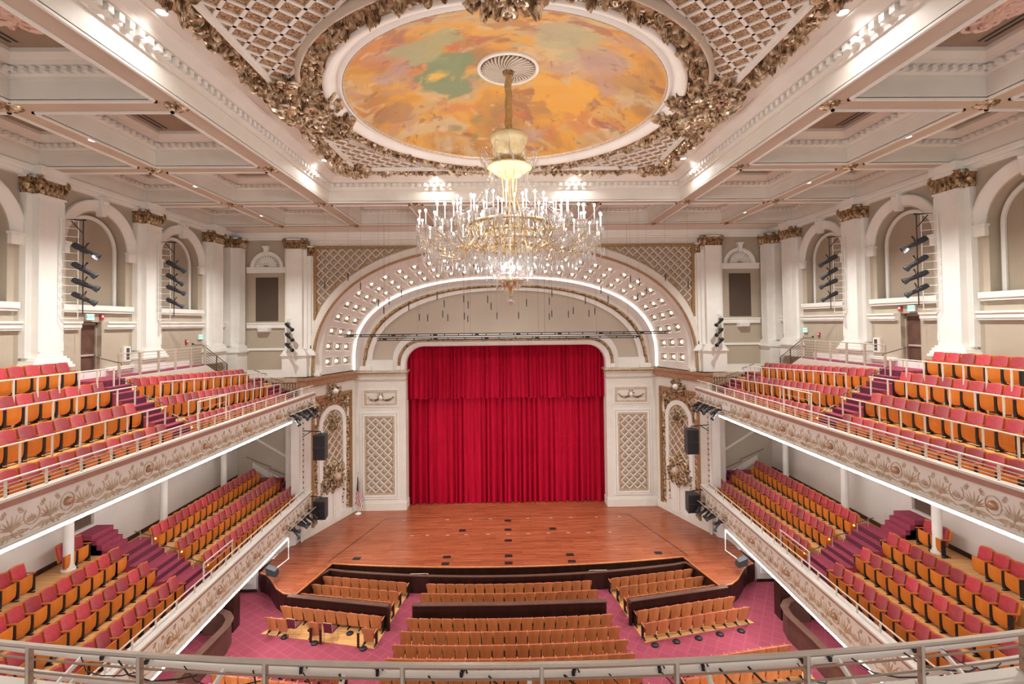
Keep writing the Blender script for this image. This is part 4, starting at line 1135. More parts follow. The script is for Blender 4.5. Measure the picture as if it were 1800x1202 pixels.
for row, (y, xs) in enumerate(((34.0, [-7.2, -4.2, -2.6, -1.2, 1.4, 3.0, 4.4, 6.2, 7.8]), (31.55, [-6.2, -5.2, -3.9, -2.7, -1.3, 0, 1.3, 2.6, 3.9, 5.2, 6.6]))):
    for k, x in enumerate(xs):
        lab = f"small pale spike mark on the stage, {ORD[k]} from left in the {('back', 'middle')[row]} row"
        if tp is None:
            a = MB(); a.box(-.11, .11, -.03, .03, 0, .006); tp = a.build('spike_tape', 'soffit', None); tp.location = (x, y, 1.051); tag(tp, lab, 'tape mark', 'tape marks on the stage')
        else:
            o = tp.copy(); COL.objects.link(o); o.location = (x, y, 1.051); o['label'] = lab

# ---- curtain
def folds(x0, x1, z0, z1, y, seed, pitch, amp, nz=14, flare=0.0):
    rnd = random.Random(seed)
    xs = []; x = x0
    knots = []
    while x < x1:
        w = pitch * rnd.uniform(.6, 1.45); knots.append((x, w, rnd.uniform(.55, 1.2))); x += w
    cols = []
    for kx, w, am in knots:
        for q in range(8):
            xx = kx + w * q / 8
            if xx > x1: break
            cols.append((xx, am * (-sin(2 * pi * q / 8)) * amp))
    cols.append((x1, 0))
    rows = []
    for i in range(nz + 1):
        t = i / nz; z = z0 + (z1 - z0) * t
        k = 1 + flare * (1 - t) ** 3
        rows.append([(xx + .02 * sin(9 * xx + 2 * t), y + d * k * (1 - .25 * t) + .03 * sin(3.1 * xx + 2.2 * t), z + (.03 * sin(5.3 * xx) if i == 0 else 0)) for xx, d in cols])
    return rows
t = thing('stage_curtain', 'crimson velvet stage curtain hanging in deep vertical folds behind the proscenium', 'curtain', (0, 36.9, 1.06))
a = MB(); a.grid(folds(-7.7, 0.0, 1.08, 9.6, 37.05, 5, .42, .17, flare=.3)); a.build('left_drape', 'curtain', t, True)
a = MB(); a.grid(folds(0.0, 7.7, 1.08, 9.6, 37.02, 6, .42, .17, flare=.3)); a.build('right_drape', 'curtain', t, True)
t = thing('curtain_valance', 'shorter crimson velvet valance hanging across the top of the stage opening', 'valance', (0, 36.6, 9.0))
a = MB(); a.grid(folds(-7.75, 7.75, 9.02, 13.3, 36.7, 8, .34, .12)); a.build('drape', 'curtain', t, True)
a = MB(); r_ = folds(-7.75, 7.75, 9.02, 9.10, 36.68, 8, .34, .12, nz=1); a.grid(r_); a.build('hem', 'curtain', t, True)
bk = MB(); bk.box(-11.5, 11.5, 38.2, 38.4, 0, 20); bk.box(-18.3, -11.15, 36.2, 36.4, 0, 20.7); bk.box(11.15, 18.3, 36.2, 36.4, 0, 20.7); bk.box(-11.5, 11.5, 36.9, 38.3, 14.4, 14.6)
struct('wall_back', bk, ['black'])

# ---- orchestra pit rail and partitions
t = thing('pit_rail', 'long dark wooden barrier curving in front of the stage', 'barrier', (0, 27, 0))
path = [(-10.95, 25.35), (-10.45, 26.9), (-10.05, 27.65)] + [(-10.05 + 20.1 * k / 24, 26.55 + 1.05 * ((-10.05 + 20.1 * k / 24) / 10.05) ** 2) for k in range(1, 24)] + [(10.05, 27.65), (10.45, 26.9), (10.95, 25.35)]
def wallpath(mb, pts, th, z0, z1, mi=0):
    P = [Vector((p[0], p[1])) for p in pts]
    L, R = [], []
    for i, p in enumerate(P):
        d = (P[min(i + 1, len(P) - 1)] - P[max(i - 1, 0)]).normalized(); n = Vector((-d.y, d.x)) * th / 2
        L.append(p + n); R.append(p - n)
    mb.grid([[(q.x, q.y, z0) for q in L], [(q.x, q.y, z1) for q in L], [(q.x, q.y, z1) for q in R], [(q.x, q.y, z0) for q in R]], mi)
    for i in (0, -1):
        q = [(L[i].x, L[i].y, z0), (L[i].x, L[i].y, z1), (R[i].x, R[i].y, z1), (R[i].x, R[i].y, z0)]
        mb.add(q, [(0, 1, 2, 3)], mi)
a = MB(); wallpath(a, path, .10, 0, .92); a.build('panelling', 'darkwood', t)
a = MB(); wallpath(a, path, .18, .92, .96); a.build('cap_rail', 'doorbrown', t)
for s in (-1, 1):
    a = MB()
    x = s * 4.9; y = 26.6 + 1.05 * (4.9 / 10.05) ** 2
    for z in (1.02, ): a.tube([(x - .48, y - .02, z), (x + .48, y - .02, z)], .018, 6)
    for q in (-.48, 0, .48): a.tube([(x + q, y - .02, .9), (x + q, y - .02, 1.02)], .014, 5)
    tag(a.build('grab_rail', 'steel', None), f"short silver grab rail on the pit barrier, {SIDE[s]} of centre", 'rail', 'grab rails on the pit barrier')
    for nm, pts, lab in (('partition', [(s * 11.1, 24.8), (s * 5.85, 23.75)], f"low dark mahogany partition across the {SIDE[s]} seating block"),):
        t = thing(nm, lab, 'partition', (s * 8.5, 24.3, 0), 0, 'low mahogany partitions')
        a = MB(); wallpath(a, pts, .12, 0, 1.08); a.build('panel', 'darkwood', t)
        a = MB(); wallpath(a, pts, .26, 1.08, 1.12); a.build('cap', 'doorbrown', t)
        a = MB(); wallpath(a, [(s * 5.83, 23.9), (s * 5.75, 22.95)] if False else [(s * 5.85, 23.75), (s * 5.80, 23.55)], .14, 0, 1.08); a.build('end_post', 'darkwood', t)
t = thing('partition', 'low dark mahogany partition across the centre seating block', 'partition', (0, 23.75, 0), 0, 'low mahogany partitions')
a = MB(); wallpath(a, [(-4.7, 23.78), (0, 23.68), (4.7, 23.78)], .14, 0, 1.08); a.build('panel', 'darkwood', t)
a = MB(); wallpath(a, [(-4.72, 23.78), (0, 23.68), (4.72, 23.78)], .28, 1.08, 1.12); a.build('cap', 'doorbrown', t)
pf = MB()
for s in (-1, 1):
    pl = [(s * 11.85, 23.55), (s * 6.15, 22.3), (s * 5.45, 27.0), (s * 9.9, 27.8), (s * 10.8, 25.2)]
    pf.prism(pl if s > 0 else pl[::-1], 0, .02)
    pl = [(s * 12.4, 20.4), (s * 6.5, 19.3), (s * 6.5, 15), (s * 12.4, 15)]
    pf.prism(pl if s > 0 else pl[::-1], 0, .02)
pf.prism([(-4.45, 26.3), (-5.5, 15), (5.5, 15), (4.45, 26.3)], 0, .02)
struct('floor_seating', pf, ['floorwood'])['kind'] = 'structure'
for s in (-1, 1):
    t = thing('sound_booth_wall', f"curved dark wood booth wall under the {SIDE[s]} balcony front", 'booth', (s * 13.2, 22, 0), 0, 'curved booth walls')
    pts = [(s * 12.95, 16), (s * 12.9, 20.5), (s * 12.8, 22.3), (s * 12.95, 22.9), (s * 13.3, 23.3), (s * 13.8, 23.55), (s * 14.6, 23.6)]
    a = MB(); wallpath(a, pts, .14, 0, 1.1); a.build('panelling', 'doorbrown', t)
    a = MB(); wallpath(a, pts, .34, 1.1, 1.15); a.build('counter_top', 'doorbrown', t)
    a = MB(); pl = [(s * 13.25, 23.7), (s * 13.25, 24.3), (s * 14.95, 26.6), (s * 16.2, 26.6), (s * 16.2, 23.7)]
    a.prism(pl if s > 0 else pl[::-1], 0, 2.85); tag(a.build('dark_side_wall', 'darkwood', None), f"tall dark wood wall below the {SIDE[s]} balcony beside the booth", 'wall')
    a = MB(); a.box(s * 13.95, s * 16.2, 27.25, 27.5, 0, 2.85); a.box(s * 13.9, s * 16.2, 27.2, 27.25, 0, .15, 1); tag(a.build('stage_end_wall', ['greywall', 'darkwood'], None), f"pale grey wall end beside the {SIDE[s]} corner of the stage", 'wall')
    t = thing('stage_phone_box', f"small white wall box with dark face near the {SIDE[s]} stage corner", 'wall box', (s * 14.3, 27.2, 1.0))
    a = MB(); a.box(s * 14.3 - .2, s * 14.3 + .2, 27.12, 27.2, .5, 1.6); a.build('case', 'whiteplastic', t)
    a = MB(); a.box(s * 14.3 - .1, s * 14.3 + .1, 27.10, 27.12, .8, 1.3); a.build('face', 'bronze', t)

# ================================================================== SEATS
def seat_parts(kind):
    wood = 'seatwood' if kind == 'red' else 'orchwood'
    TOP = 1.05 if kind == 'red' else .88
    Z0, ZH, AR = (.11, .56, .04) if kind == 'red' else (.18, .44, -.02)
    P = {}
    a = MB()      # wooden backrest shell, slightly curved, leaning back
    def sheet(mb, w, z0, z1, y0, y1, th, bow, n=6, top=0.03, mi=None, bot=0.0):
        f, b = [], []
        rows_f, rows_b = [], []
        for i in range(6):
            t = i / 5; z = z0 + (z1 - z0) * t; y = y0 + (y1 - y0) * t
            rf, rb = [], []
            for j in range(n + 1):
                u = -1 + 2 * j / n
                dz = (-top * u * u) * t + (bot * u * u) * (1 - t)
                ww = w / 2 * (1 - (.06 if t > .9 else 0) - (.07 if (t < .1 and bot) else 0))
                rf.append((u * ww, y + bow * (u * u), z + dz)); rb.append((u * ww, y + bow * (u * u) - th, z + dz))
            rows_f.append(rf); rows_b.append(rb)
        mb.grid(rows_f, mi); mb.grid(rows_b, mi)
        loop_f = rows_f[0] + [r[-1] for r in rows_f[1:]] + rows_f[-1][::-1][1:] + [r[0] for r in rows_f[::-1][1:-1]]
        loop_b = rows_b[0] + [r[-1] for r in rows_b[1:]] + rows_b[-1][::-1][1:] + [r[0] for r in rows_b[::-1][1:-1]]
        mb.grid([loop_f, loop_b], mi, closed=True)
    sheet(a, .50 if kind == 'red' else .485, .42 if kind == 'red' else .20, TOP, -.15, -.29, .03, .035)
    P['backrest'] = (a, wood)
    a = MB(); sheet(a, .465, .50, TOP - .02, -.095, -.222, .055, .035); P['back_cushion'] = (a, 'redfabric')
    a = MB()      # tipped-up seat pan seen from its wooden underside
    rows = []
    for i in range(8):
        t = i / 7
        z = Z0 + ZH * t
        y = .13 - .06 * (1 - t) ** 6
        rows.append([(-.222 * (1 - .12 * (1 - t) ** 4) + .444 * (1 - .12 * (1 - t) ** 4) * j / 5, y - .012 * (2 * j / 5 - 1) ** 2, z + (.05 * (2 * j / 5 - 1) ** 2 if i == 0 else 0)) for j in range(6)])
    a.grid(rows); rb = [[(x, y - .03, z) for x, y, z in r] for r in rows]; a.grid(rb)
    lf = rows[0] + [r[-1] for r in rows[1:]] + rows[-1][::-1][1:] + [r[0] for r in rows[::-1][1:-1]]
    lb = [(x, y - .03, z) for x, y, z in lf]; a.grid([lf, lb], closed=True)
    P['seat_pan'] = (a, wood)
    a = MB(); a.hexa([(-.215, .0, Z0 + .08), (.215, .0, Z0 + .08), (.215, .05, Z0 + .08), (-.215, .05, Z0 + .08)], [(-.215, .03, .635), (.215, .03, .635), (.215, .10, .635), (-.215, .10, .635)]); P['seat_cushion'] = (a, 'redfabric')
    def arm(x):
        a = MB(); a.hexa([(x - .028, -.21, .605 + AR), (x + .028, -.21, .605 + AR), (x + .028, .15, .635 + AR), (x - .028, .15, .635 + AR)], [(x - .028, -.21, .645 + AR), (x + .028, -.21, .645 + AR), (x + .028, .15, .67 + AR), (x - .028, .15, .67 + AR)])
        a.hexa([(x - .022, -.23, .64), (x + .022, -.23, .64), (x + .022, -.18, .64), (x - .022, -.18, .64)], [(x - .022, -.30, TOP - .03), (x + .022, -.30, TOP - .03), (x + .022, -.26, TOP - .03), (x - .022, -.26, TOP - .03)])
        return a
    P['armrest'] = (arm(-.275), wood)
    P['end_armrest'] = (arm(.275), wood)
    def stand(x):
        a = MB(); a.box(x - .035, x + .035, .0, .12, .07, .63); a.box(x - .03, x + .03, -.2, .14, 0, .025); a.hexa([(x - .02, -.12, .02), (x + .02, -.12, .02), (x + .02, .02, .02), (x - .02, .02, .02)], [(x - .02, -.08, .1), (x + .02, -.08, .1), (x + .02, -.02, .1), (x - .02, -.02, .1)])
        a.ball((x, .03, .36), .04, 6, 4); return a
    P['support_stand'] = (stand(-.275), 'black')
    P['end_stand'] = (stand(.275), 'black')
    return P
SEATMESH = {}
for kind in ('red', 'wood'):
    SEATMESH[kind] = {k: (a.mesh(k, [m]), a, m) for k, (a, m) in seat_parts(kind).items()}
pan_a = MB(); pan_a.box(-.318, -.298, -.24, .17, .06, .70); PANEL_MESH = pan_a.mesh('aisle_panel', ['seatwood'])
pan_b = MB(); pan_b.box(.298, .318, -.24, .17, .06, .70); PANEL_MESH_R = pan_b.mesh('aisle_panel', ['seatwood'])
lm = MB(); lm.ball((0, 0, 0), .035, 8, 5); LAMP_MESH = lm.mesh('aisle_lamp', ['amber'])
def place_seat(kind, x, y, z, rz, label, group, sx=1.0, last=False, panel=0):
    r = thing('red_balcony_seat' if kind == 'red' else 'orchestra_seat', label, 'seat', (x, y, z), rz, group)
    r.scale = (sx, 1, 1)
    for k, (me, a, m) in SEATMESH[kind].items():
        if k in ('end_armrest', 'end_stand') and not last: continue
        o = bpy.data.objects.new(k.replace('end_armrest', 'armrest').replace('end_stand', 'support_stand'), me); COL.objects.link(o); o.parent = r
    if panel:
        o = bpy.data.objects.new('aisle_panel', PANEL_MESH if panel < 0 else PANEL_MESH_R); COL.objects.link(o); o.parent = r
        l = bpy.data.objects.new('aisle_lamp', LAMP_MESH); COL.objects.link(l); l.parent = o; l.location = (.335 * panel, .02, .60)
    return r
red = []     # (x,y,z,rz,label,group,sx,last,panel)
def seat_row(s, level, block, row, Xn, Yn, zn, Xf, Yf, zf, n, from_aisle_near, panel=False, name_row=None, skip=()):
    """a straight row of seats between two backrest points; faces the centre of the hall"""
    dx, dy = s * (Xf - Xn), Yf - Yn
    L = math.hypot(dx, dy); pitch = L / n
    rz = pi / 2 * s + atan2(-s * (Xf - Xn) * 1.0, 1) * 0 - atan2(dx, dy)
    for k in range(n):
        if k in skip: continue
        t = (k + .5) / n
        bx_, by = s * Xn + dx * t, Yn + dy * t
        f = Vector((-sin(rz), cos(rz)))
        x, y = bx_ + f.x * .27, by + f.y * .27
        z = zn + (zf - zn) * t
        idx = k if from_aisle_near else n - 1 - k
        lab = f"red seat, {ORD[idx]} from the aisle, {name_row or ORD[row]} row, {SIDE[s]} {level}, {block} block"
        endpan = (k == 0 and from_aisle_near)
        # local -x/+x end nearest the aisle: for s<0 (facing +x) local +x points to -y
        red.append((x, y, z, rz, lab, f"{SIDE[s]} {level} seats, {block} block", pitch / .55, (k == n - 1) or endpan, (1 if s < 0 else -1) if (endpan and panel) else 0))
LOWX = [13.65, 14.8, 15.95, 17.1]; LOWZ = [3.50, 4.10, 4.70, 5.40]
UPX = [14.0, 15.25, 16.5, 17.38]; UPZ = [9.70, 10.55, 11.40, 12.28]
UPXF = [13.8, 14.95, 15.7]; UPZF = [9.52, 10.25, 11.05]; UPYF = [29.9, 29.9, 29.1]
RN = ['front', 'second', 'third', 'back']
for s in (-1, 1):
    for r in range(3):
        seat_row(s, 'lower balcony', 'stage-side', r, LOWX[r], 21.95, LOWZ[r], LOWX[r], (31.2, 31.2, 30.9)[r], LOWZ[r], 18, True, True, RN[r])
        seat_row(s, 'lower balcony', 'near', r, LOWX[r], 20.2 - .57 * (13, 12, 9)[r], LOWZ[r], LOWX[r], 20.2, LOWZ[r], (13, 12, 9)[r], False, False, RN[r])
    seat_row(s, 'lower balcony', 'near', 3, 17.1, 19.75 - .57 * 7, 5.4, 17.1, 19.75, 5.4, 7, False, False, 'back', skip=(4, 3))
    for r in range(3):
        seat_row(s, 'upper gallery', 'stage-side', r, UPX[r], 21.35, UPZ[r], UPXF[r], UPYF[r], UPZF[r], (17, 17, 16)[r], True, True, RN[r])
    for r in range(4):
        n = (12, 10, 9, 6)[r]
        ye = 20.0 if r < 3 else 19.4
        seat_row(s, 'upper gallery', 'near', r, UPX[r], ye - .6 * n, UPZ[r], UPX[r], ye, UPZ[r], n, False, False, RN[r])
def camdist(q): return math.dist((q[0], q[1], q[2]), (-.15, 0, 14.65))
red.sort(key=camdist)
for q in red[:300]:
    place_seat('red', *q[:6], sx=q[6], last=q[7], panel=q[8])
st = MB(); order = {'seatwood': 0, 'redfabric': 1, 'black': 2}
for q in red[300:]:
    mt = Matrix.Translation((q[0], q[1], q[2])) @ Matrix.Rotation(q[3], 4, 'Z') @ Matrix.Diagonal((q[6], 1, 1, 1))
    for k, (me, a, m) in SEATMESH['red'].items():
        if k.startswith('end_'): continue
        st.xf(a, mt, order[m])
o = st.build('far_balcony_seats', ['seatwood', 'redfabric', 'black'], None)
tag(o, 'the farthest red tip-up seats near the stage ends of the side balconies', 'seats', kind='stuff')
print('red seats', len(red))

# orchestra seats, facing the stage
def orow(xa, ya, xb, yb, n, sag, lab, grp, only=None):
    dx, dy = xb - xa, yb - ya; L = math.hypot(dx, dy); rz = atan2(dy, dx)
    f = Vector((-sin(rz), cos(rz)))
    for k in range(n):
        if only is not None and k not in only: continue
        t = (k + .5) / n
        yy = ya + dy * t - sag * (1 - (2 * t - 1) ** 2)
        rk = rz + sag * 4 * (2 * t - 1) / L
        place_seat('wood', xa + dx * t + f.x * .27, yy + f.y * .27, .02, rk, f"wooden-backed seat, {ORD[k]} from the left, {lab}", grp, L / n / .55, k == n - 1)
cr = [(26.05, 17, 4.37), (25.15, 17, 4.55), (24.3, 18, 4.68), (23.05, 18, 4.81), (22.1, 19, 4.94), (21.2, 19, 5.06), (20.35, 19, 5.15), (19.45, 19, 5.25), (18.55, 19, 5.33)]
for r, (y, n, hw) in enumerate(cr):
    orow(-hw, y, hw, y, n, .18, f"{ORD[r]} row of the centre block", 'centre orchestra seats')
for s in (-1, 1):
    for r, (xo, yo, xi, yi, n, only) in enumerate(((10.2, 27.05, 5.5, 26.2, 9, None), (10.5, 26.25, 5.75, 25.35, 9, None), (10.85, 25.4, 5.9, 24.4, 10, None),
                                      (11.25, 24.3, 6.1, 23.25, 9, None), (11.55, 23.4, 6.2, 22.3, 10 if s < 0 else 9, (0, 1, 4, 9) if s < 0 else None))):
        A_, B_ = (s * xo, yo), (s * xi, yi)
        if s > 0: A_, B_ = B_, A_
        orow(*A_, *B_, n, 0, f"{ORD[r]} row of the {SIDE[s]} front block", f"{SIDE[s]} front block seats", only)
    for r in range(2):
        A_, B_ = (s * 11.9, 20.65 - r * .95), (s * 6.75, 19.75 - r * .95)
        if s > 0: A_, B_ = B_, A_
        orow(*A_, *B_, 9, 0, f"{ORD[r]} row of the {SIDE[s]} rear block", f"{SIDE[s]} rear block seats")
# the loose banquet chairs, footrest-like black pedestals and posts in the left block's last row
def banquet_chair(x, y, rz, lab):
    t = thing('banquet_chair', lab, 'chair', (x, y, .02), rz, 'burgundy banquet chairs')
    a = MB(); a.box(-.22, .22, -.22, .22, .43, .50); a.build('seat', 'burgundy', t, False, False)
    a = MB(); a.hexa([(-.19, -.25, .52), (.19, -.25, .52), (.19, -.21, .52), (-.19, -.21, .52)], [(-.20, -.32, .9), (.20, -.32, .9), (.20, -.28, .9), (-.20, -.28, .9)]); a.build('backrest', 'burgundy', t, False, False)
    a = MB(); a.tube([(-.22, -.22, .43), (-.22, -.30, .93), (.22, -.30, .93), (.22, -.22, .43)], .015, 6); a.build('back_frame', 'goldpale', t, False, False)
    for lx in (-.2, .2):
        for ly in (-.2, .2):
            a = MB(); a.tube([(lx, ly, .43), (lx * 1.08, ly * 1.2, 0)], .014, 6); a.build('leg', 'goldpale', t, False, False)
banquet_chair(-10.2, 23.4, -.2, 'burgundy banquet chair with pale metal legs, left of the two among the wooden seats')
banquet_chair(-8.35, 23.0, -.2, 'burgundy banquet chair with pale metal legs, right of the two among the wooden seats')
fp = None
for x, y, w in ((-10.6, 23.25, 'beside the left burgundy chair'), (-9.0, 22.75, 'under the lone middle seat'), (-9.55, 23.75, 'behind the left burgundy chair'), (-7.6, 23.4, 'behind the fourth row, left block'), (-6.65, 22.3, 'under the lone seat by the aisle'), (-6.4, 23.15, 'by the aisle, fourth row, left block'),
                (6.55, 22.1, 'right block last row, nearest the aisle'), (7.6, 22.3, 'right block last row, second from the aisle'), (8.7, 22.5, 'right block last row, middle'), (9.8, 22.75, 'right block last row, fourth from the aisle'), (10.9, 22.95, 'right block last row, outer end')):
    lab = 'round black air diffuser on the wooden floor, ' + w
    if fp is None:
        a = MB(); a.lathe([(.17, 0), (.17, .03), (.12, .07), (.05, .08)], (0, 0, 0), 16); fp = a.build('floor_diffuser', 'black', None, True); fp.location = (x, y, .02); tag(fp, lab, 'diffuser', 'round floor diffusers')
    else:
        o = fp.copy(); COL.objects.link(o); o.location = (x, y, .02); o['label'] = lab
pp = None
for x, y, w in ((-9.22, 22.85, 'left of the lone middle seat'), (-8.72, 22.72, 'right of the lone middle seat'), (-6.9, 22.4, 'left of the lone seat by the aisle')):
    lab = 'short dark wooden post standing ' + w
    if pp is None:
        a = MB(); a.box(-.05, .05, -.03, .03, 0, .62); a.box(-.055, .055, -.035, .035, .60, .63); pp = a.build('bollard', 'darkwood', None); pp.location = (x, y, .02); tag(pp, lab, 'post', 'short wooden posts')
    else:
        o = pp.copy(); COL.objects.link(o); o.location = (x, y, .02); o['label'] = lab

# ================================================================== BALCONIES
def frieze(seed, L, h, n):
    """gilded plaster relief: round palmettes and upright fans in turn, with scrolling stems; local x along, y up"""
    mb = MB(); rnd = random.Random(seed)
    p = L / n
    for k in range(n):
        x = p * (k + .5); r = min(.36 * h, p * .42)
        def S(pts, w): mb.tube([(x + a, b, .012) for a, b in pts], w, 4)
        if k % 2 == 0:
            mb.tube([(x + r * 1.0 * cos(q * pi / 8 - pi / 2), .56 * h + r * 1.12 * sin(q * pi / 8 - pi / 2), .012) for q in range(-6, 7 + 0)][::1] if k % 6 else [(x + r * cos(q * pi / 8), .54 * h + r * 1.15 * sin(q * pi / 8), .012) for q in range(17)], .016, 4)
            if k % 6:
                for q in range(-3, 4): leaf(mb, x, .36 * h, pi / 2 + q * .38, r * (1.0 - .06 * abs(q)), .06, .03)
            else:
                mb.ball((x, .54 * h, .0), r * .62, 8, 6, 1, sz=1.2)
            for e in (-1, 1):
                scroll(mb, x + e * .24, .14 * h, -pi / 2, .09, .014, 1.3, e); scroll(mb, x + e * r * 1.25, .80 * h, pi / 2, .07, .018, 1.2, -e)
                leaf(mb, x + e * .1, .14 * h, (0 if e > 0 else pi) + e * .3, .3, .09, .03)
        else:
            for q in range(-4, 5): leaf(mb, x, .22 * h + .02 * abs(q), pi / 2 + q * .33, (.52 - .045 * abs(q)) * h * 1.1, .055, .03)
            for e in (-1, 1):
                for q in range(3): leaf(mb, x, .2 * h, (0 if e > 0 else pi) - e * (.15 + .35 * q), .2, .06, .03)
                scroll(mb, x + e * .2, .86 * h, pi / 2, .06, .016, 1.2, e)
        mb.tube([(x - p * .5, .1 * h, .01), (x - p * .25, .19 * h, .012), (x, .1 * h, .01), (x + p * .25, .17 * h, .012), (x + p * .5, .1 * h, .01)], .014, 4)
    return mb
def hexm(mb, s, xa, xb, y0, y1, z0, z1, mi=None):
    mb.box(s * xa, s * xb, y0, y1, z0, z1, mi)
for s in (-1, 1):
    S = SIDE[s]
    # ---------- lower balcony
    YA, YB = 11.0, 31.0
    t = thing('balcony', f"lower {S} balcony with ornamented white front, wooden rows and rose-carpeted aisle steps", 'balcony', (s * 12.4, 20, 2.9))
    xn, xf_ = 12.02, 12.42
    def fx(y): return xn + (xf_ - xn) * (y - YA) / (YB - YA)
    def strip(mb, o0, o1, z0, z1, ya=YA, yb=YB, mi=None):      # o: offset outwards (towards the hall) positive
        mb.hexa([(s * (fx(ya) - o0), ya, z0), (s * (fx(ya) - o1), ya, z0), (s * (fx(yb) - o1), yb, z0), (s * (fx(yb) - o0), yb, z0)],
                [(s * (fx(ya) - o0), ya, z1), (s * (fx(ya) - o1), ya, z1), (s * (fx(yb) - o1), yb, z1), (s * (fx(yb) - o0), yb, z1)], mi)
    a = MB(); strip(a, -.30, 0, 2.9, 4.15); strip(a, 0, .08, 3.98, 4.05); strip(a, 0, .05, 2.9, 3.0); a.build('front_wall', 'white', t)
    a = MB(); strip(a, -.34, .08, 4.15, 4.22); a.build('ledge', 'white', t)
    a = MB(); strip(a, 0, .06, 4.06, 4.14); a.build('russet_line', 'brownband', t)
    fr = frieze(3, YB - YA - .3, 1.0, 38)
    q = MB()
    B0 = Vector((s * fx(YA), YA + .15, 3.0)); B1 = Vector((s * fx(YB), YB - .15, 3.0))
    uu_ = (B1 - B0).normalized()
    Bm = basis(B0, uu_, (0, 0, 1)) if (uu_.cross(Vector((0, 0, 1)))).x * s < 0 else basis(B1, -uu_, (0, 0, 1))
    q.xf(fr, Bm); q.build('gilded_frieze', ['goldpale', 'copper'], t)
    a = MB(); strip(a, .0, .07, 2.78, 2.87, 12.5, 27.4); a.build('light_strip', 'strip', t)
    a = MB(); strip(a, -.02, .07, 2.86, 2.9); a.build('strip_channel', 'white', t)
    a = MB()
    for k in range(4):
        x0 = 12.72 if k == 0 else LOWX[k] - .72; x1 = LOWX[k + 1] - .72 if k < 3 else 17.7
        hexm(a, s, x0, x1, YA, 20.15, 2.95, LOWZ[k], 0)
        if k < 3: hexm(a, s, x0, x1 if k < 2 else 17.7, 21.85, 31.25, 2.95, LOWZ[k], 0)
    a.build('row_decks', ['floorwood'], t)
    a = MB()
    def stairs(mb, xs, zs, y0, y1, zb, nst):
        """carpeted steps climbing away from the hall's centre"""
        mb.box(s * 12.75, s * xs[0], y0, y1, zb, zs[0], 0)
        for k in range(len(xs) - 1):
            for q_ in range(nst):
                za = zs[k] + (zs[k + 1] - zs[k]) * (q_ + 1) / nst
                xa = xs[k] + (xs[k + 1] - xs[k]) * (q_ * .24 + 0.0); xb = xs[k] + (xs[k + 1] - xs[k]) * ((q_ + 1) * .24 if q_ < nst - 1 else 1.0)
                mb.box(s * xa, s * xb, y0, y1, zb, za, 0)
                mb.box(s * (xa - .004), s * xa, y0, y1, za - (zs[k + 1] - zs[k]) / nst, za - .03, 1)
    stairs(a, [LOWX[0] - .72, LOWX[1] - .72, LOWX[2] - .72, LOWX[3] - .72], [3.50, 4.1, 4.7, 5.4], 20.15, 21.85, 2.95, 3)
    a.build('carpeted_steps', ['carpet_plain', 'carpet_riser'], t); a = MB()
    for q_ in range(4): a.box(s * (16.38 + .2 * q_), s * 17.7, 20.15, 21.25, 2.95, 5.6 + .2 * q_, 0)
    a.build('landing_steps', ['carpet_plain', 'carpet_riser'], t); a = MB()
    stairs(a, [LOWX[0] - .72, LOWX[1] - .72, LOWX[2] - .72], [3.50, 4.1, 4.7], 31.25, 32.2, 2.95, 3); a.box(s * 15.2, s * 17.7, 31.25, 32.2, 2.95, 4.72, 0)
    a.build('end_steps', ['carpet_plain', 'carpet_riser'], t)
    a = MB(); a.box(s * 12.3, s * 18.0, YA, 31.0, 2.86, 2.95); a.box(s * 17.68, s * 17.72, YA, 20.1, 5.4, 5.58, 1); a.box(s * 17.68, s * 17.72, 21.25, 32.3, 4.7, 4.9, 1); a.build('underside_and_skirting', ['greywall', 'darkwood'], t)
    # wall behind the lower balcony
    w = MB(); w.box(s * 17.72, s * 17.98, -3, 20.2, 2.9, 9.25); w.box(s * 17.72, s * 17.98, 21.15, 32.3, 2.9, 9.25); w.box(s * 17.72, s * 17.98, 20.2, 21.15, 2.9, 6.3); w.box(s * 17.72, s * 17.98, 20.2, 21.15, 8.35, 9.25)
    struct('trim_%d' % (7 if s < 0 else 8), w, ['greywall'])
    a = MB(); a.box(s * 17.85, s * 17.9, 20.2, 21.15, 6.3, 8.35); o = struct('door_%d' % (1 if s < 0 else 2), a, ['bronze'])
    # end wall with sloping trim
    a = MB(); a.box(s * 14.1, s * 17.72, 32.25, 32.3, 3.7, 9.2, 0)
    a.hexa([(s * 13.7, 32.2, 5.5), (s * 16.7, 32.2, 7.3), (s * 16.7, 32.25, 7.3), (s * 13.7, 32.25, 5.5)], [(s * 13.7, 32.2, 5.66), (s * 16.7, 32.2, 7.46), (s * 16.7, 32.25, 7.46), (s * 13.7, 32.25, 5.66)], 1)
    a.hexa([(s * 13.6, 32.2, 3.5), (s * 16.7, 32.2, 5.3), (s * 16.7, 32.25, 5.3), (s * 13.6, 32.25, 3.5)], [(s * 13.6, 32.2, 3.9), (s * 16.7, 32.2, 5.7), (s * 16.7, 32.25, 5.7), (s * 13.6, 32.25, 3.9)], 1)
    a.box(s * 13.7, s * 13.8, 32.18, 32.25, 3.7, 5.66, 1)
    struct('trim_%d' % (9 if s < 0 else 10), a, ['taupe_l', 'white'])
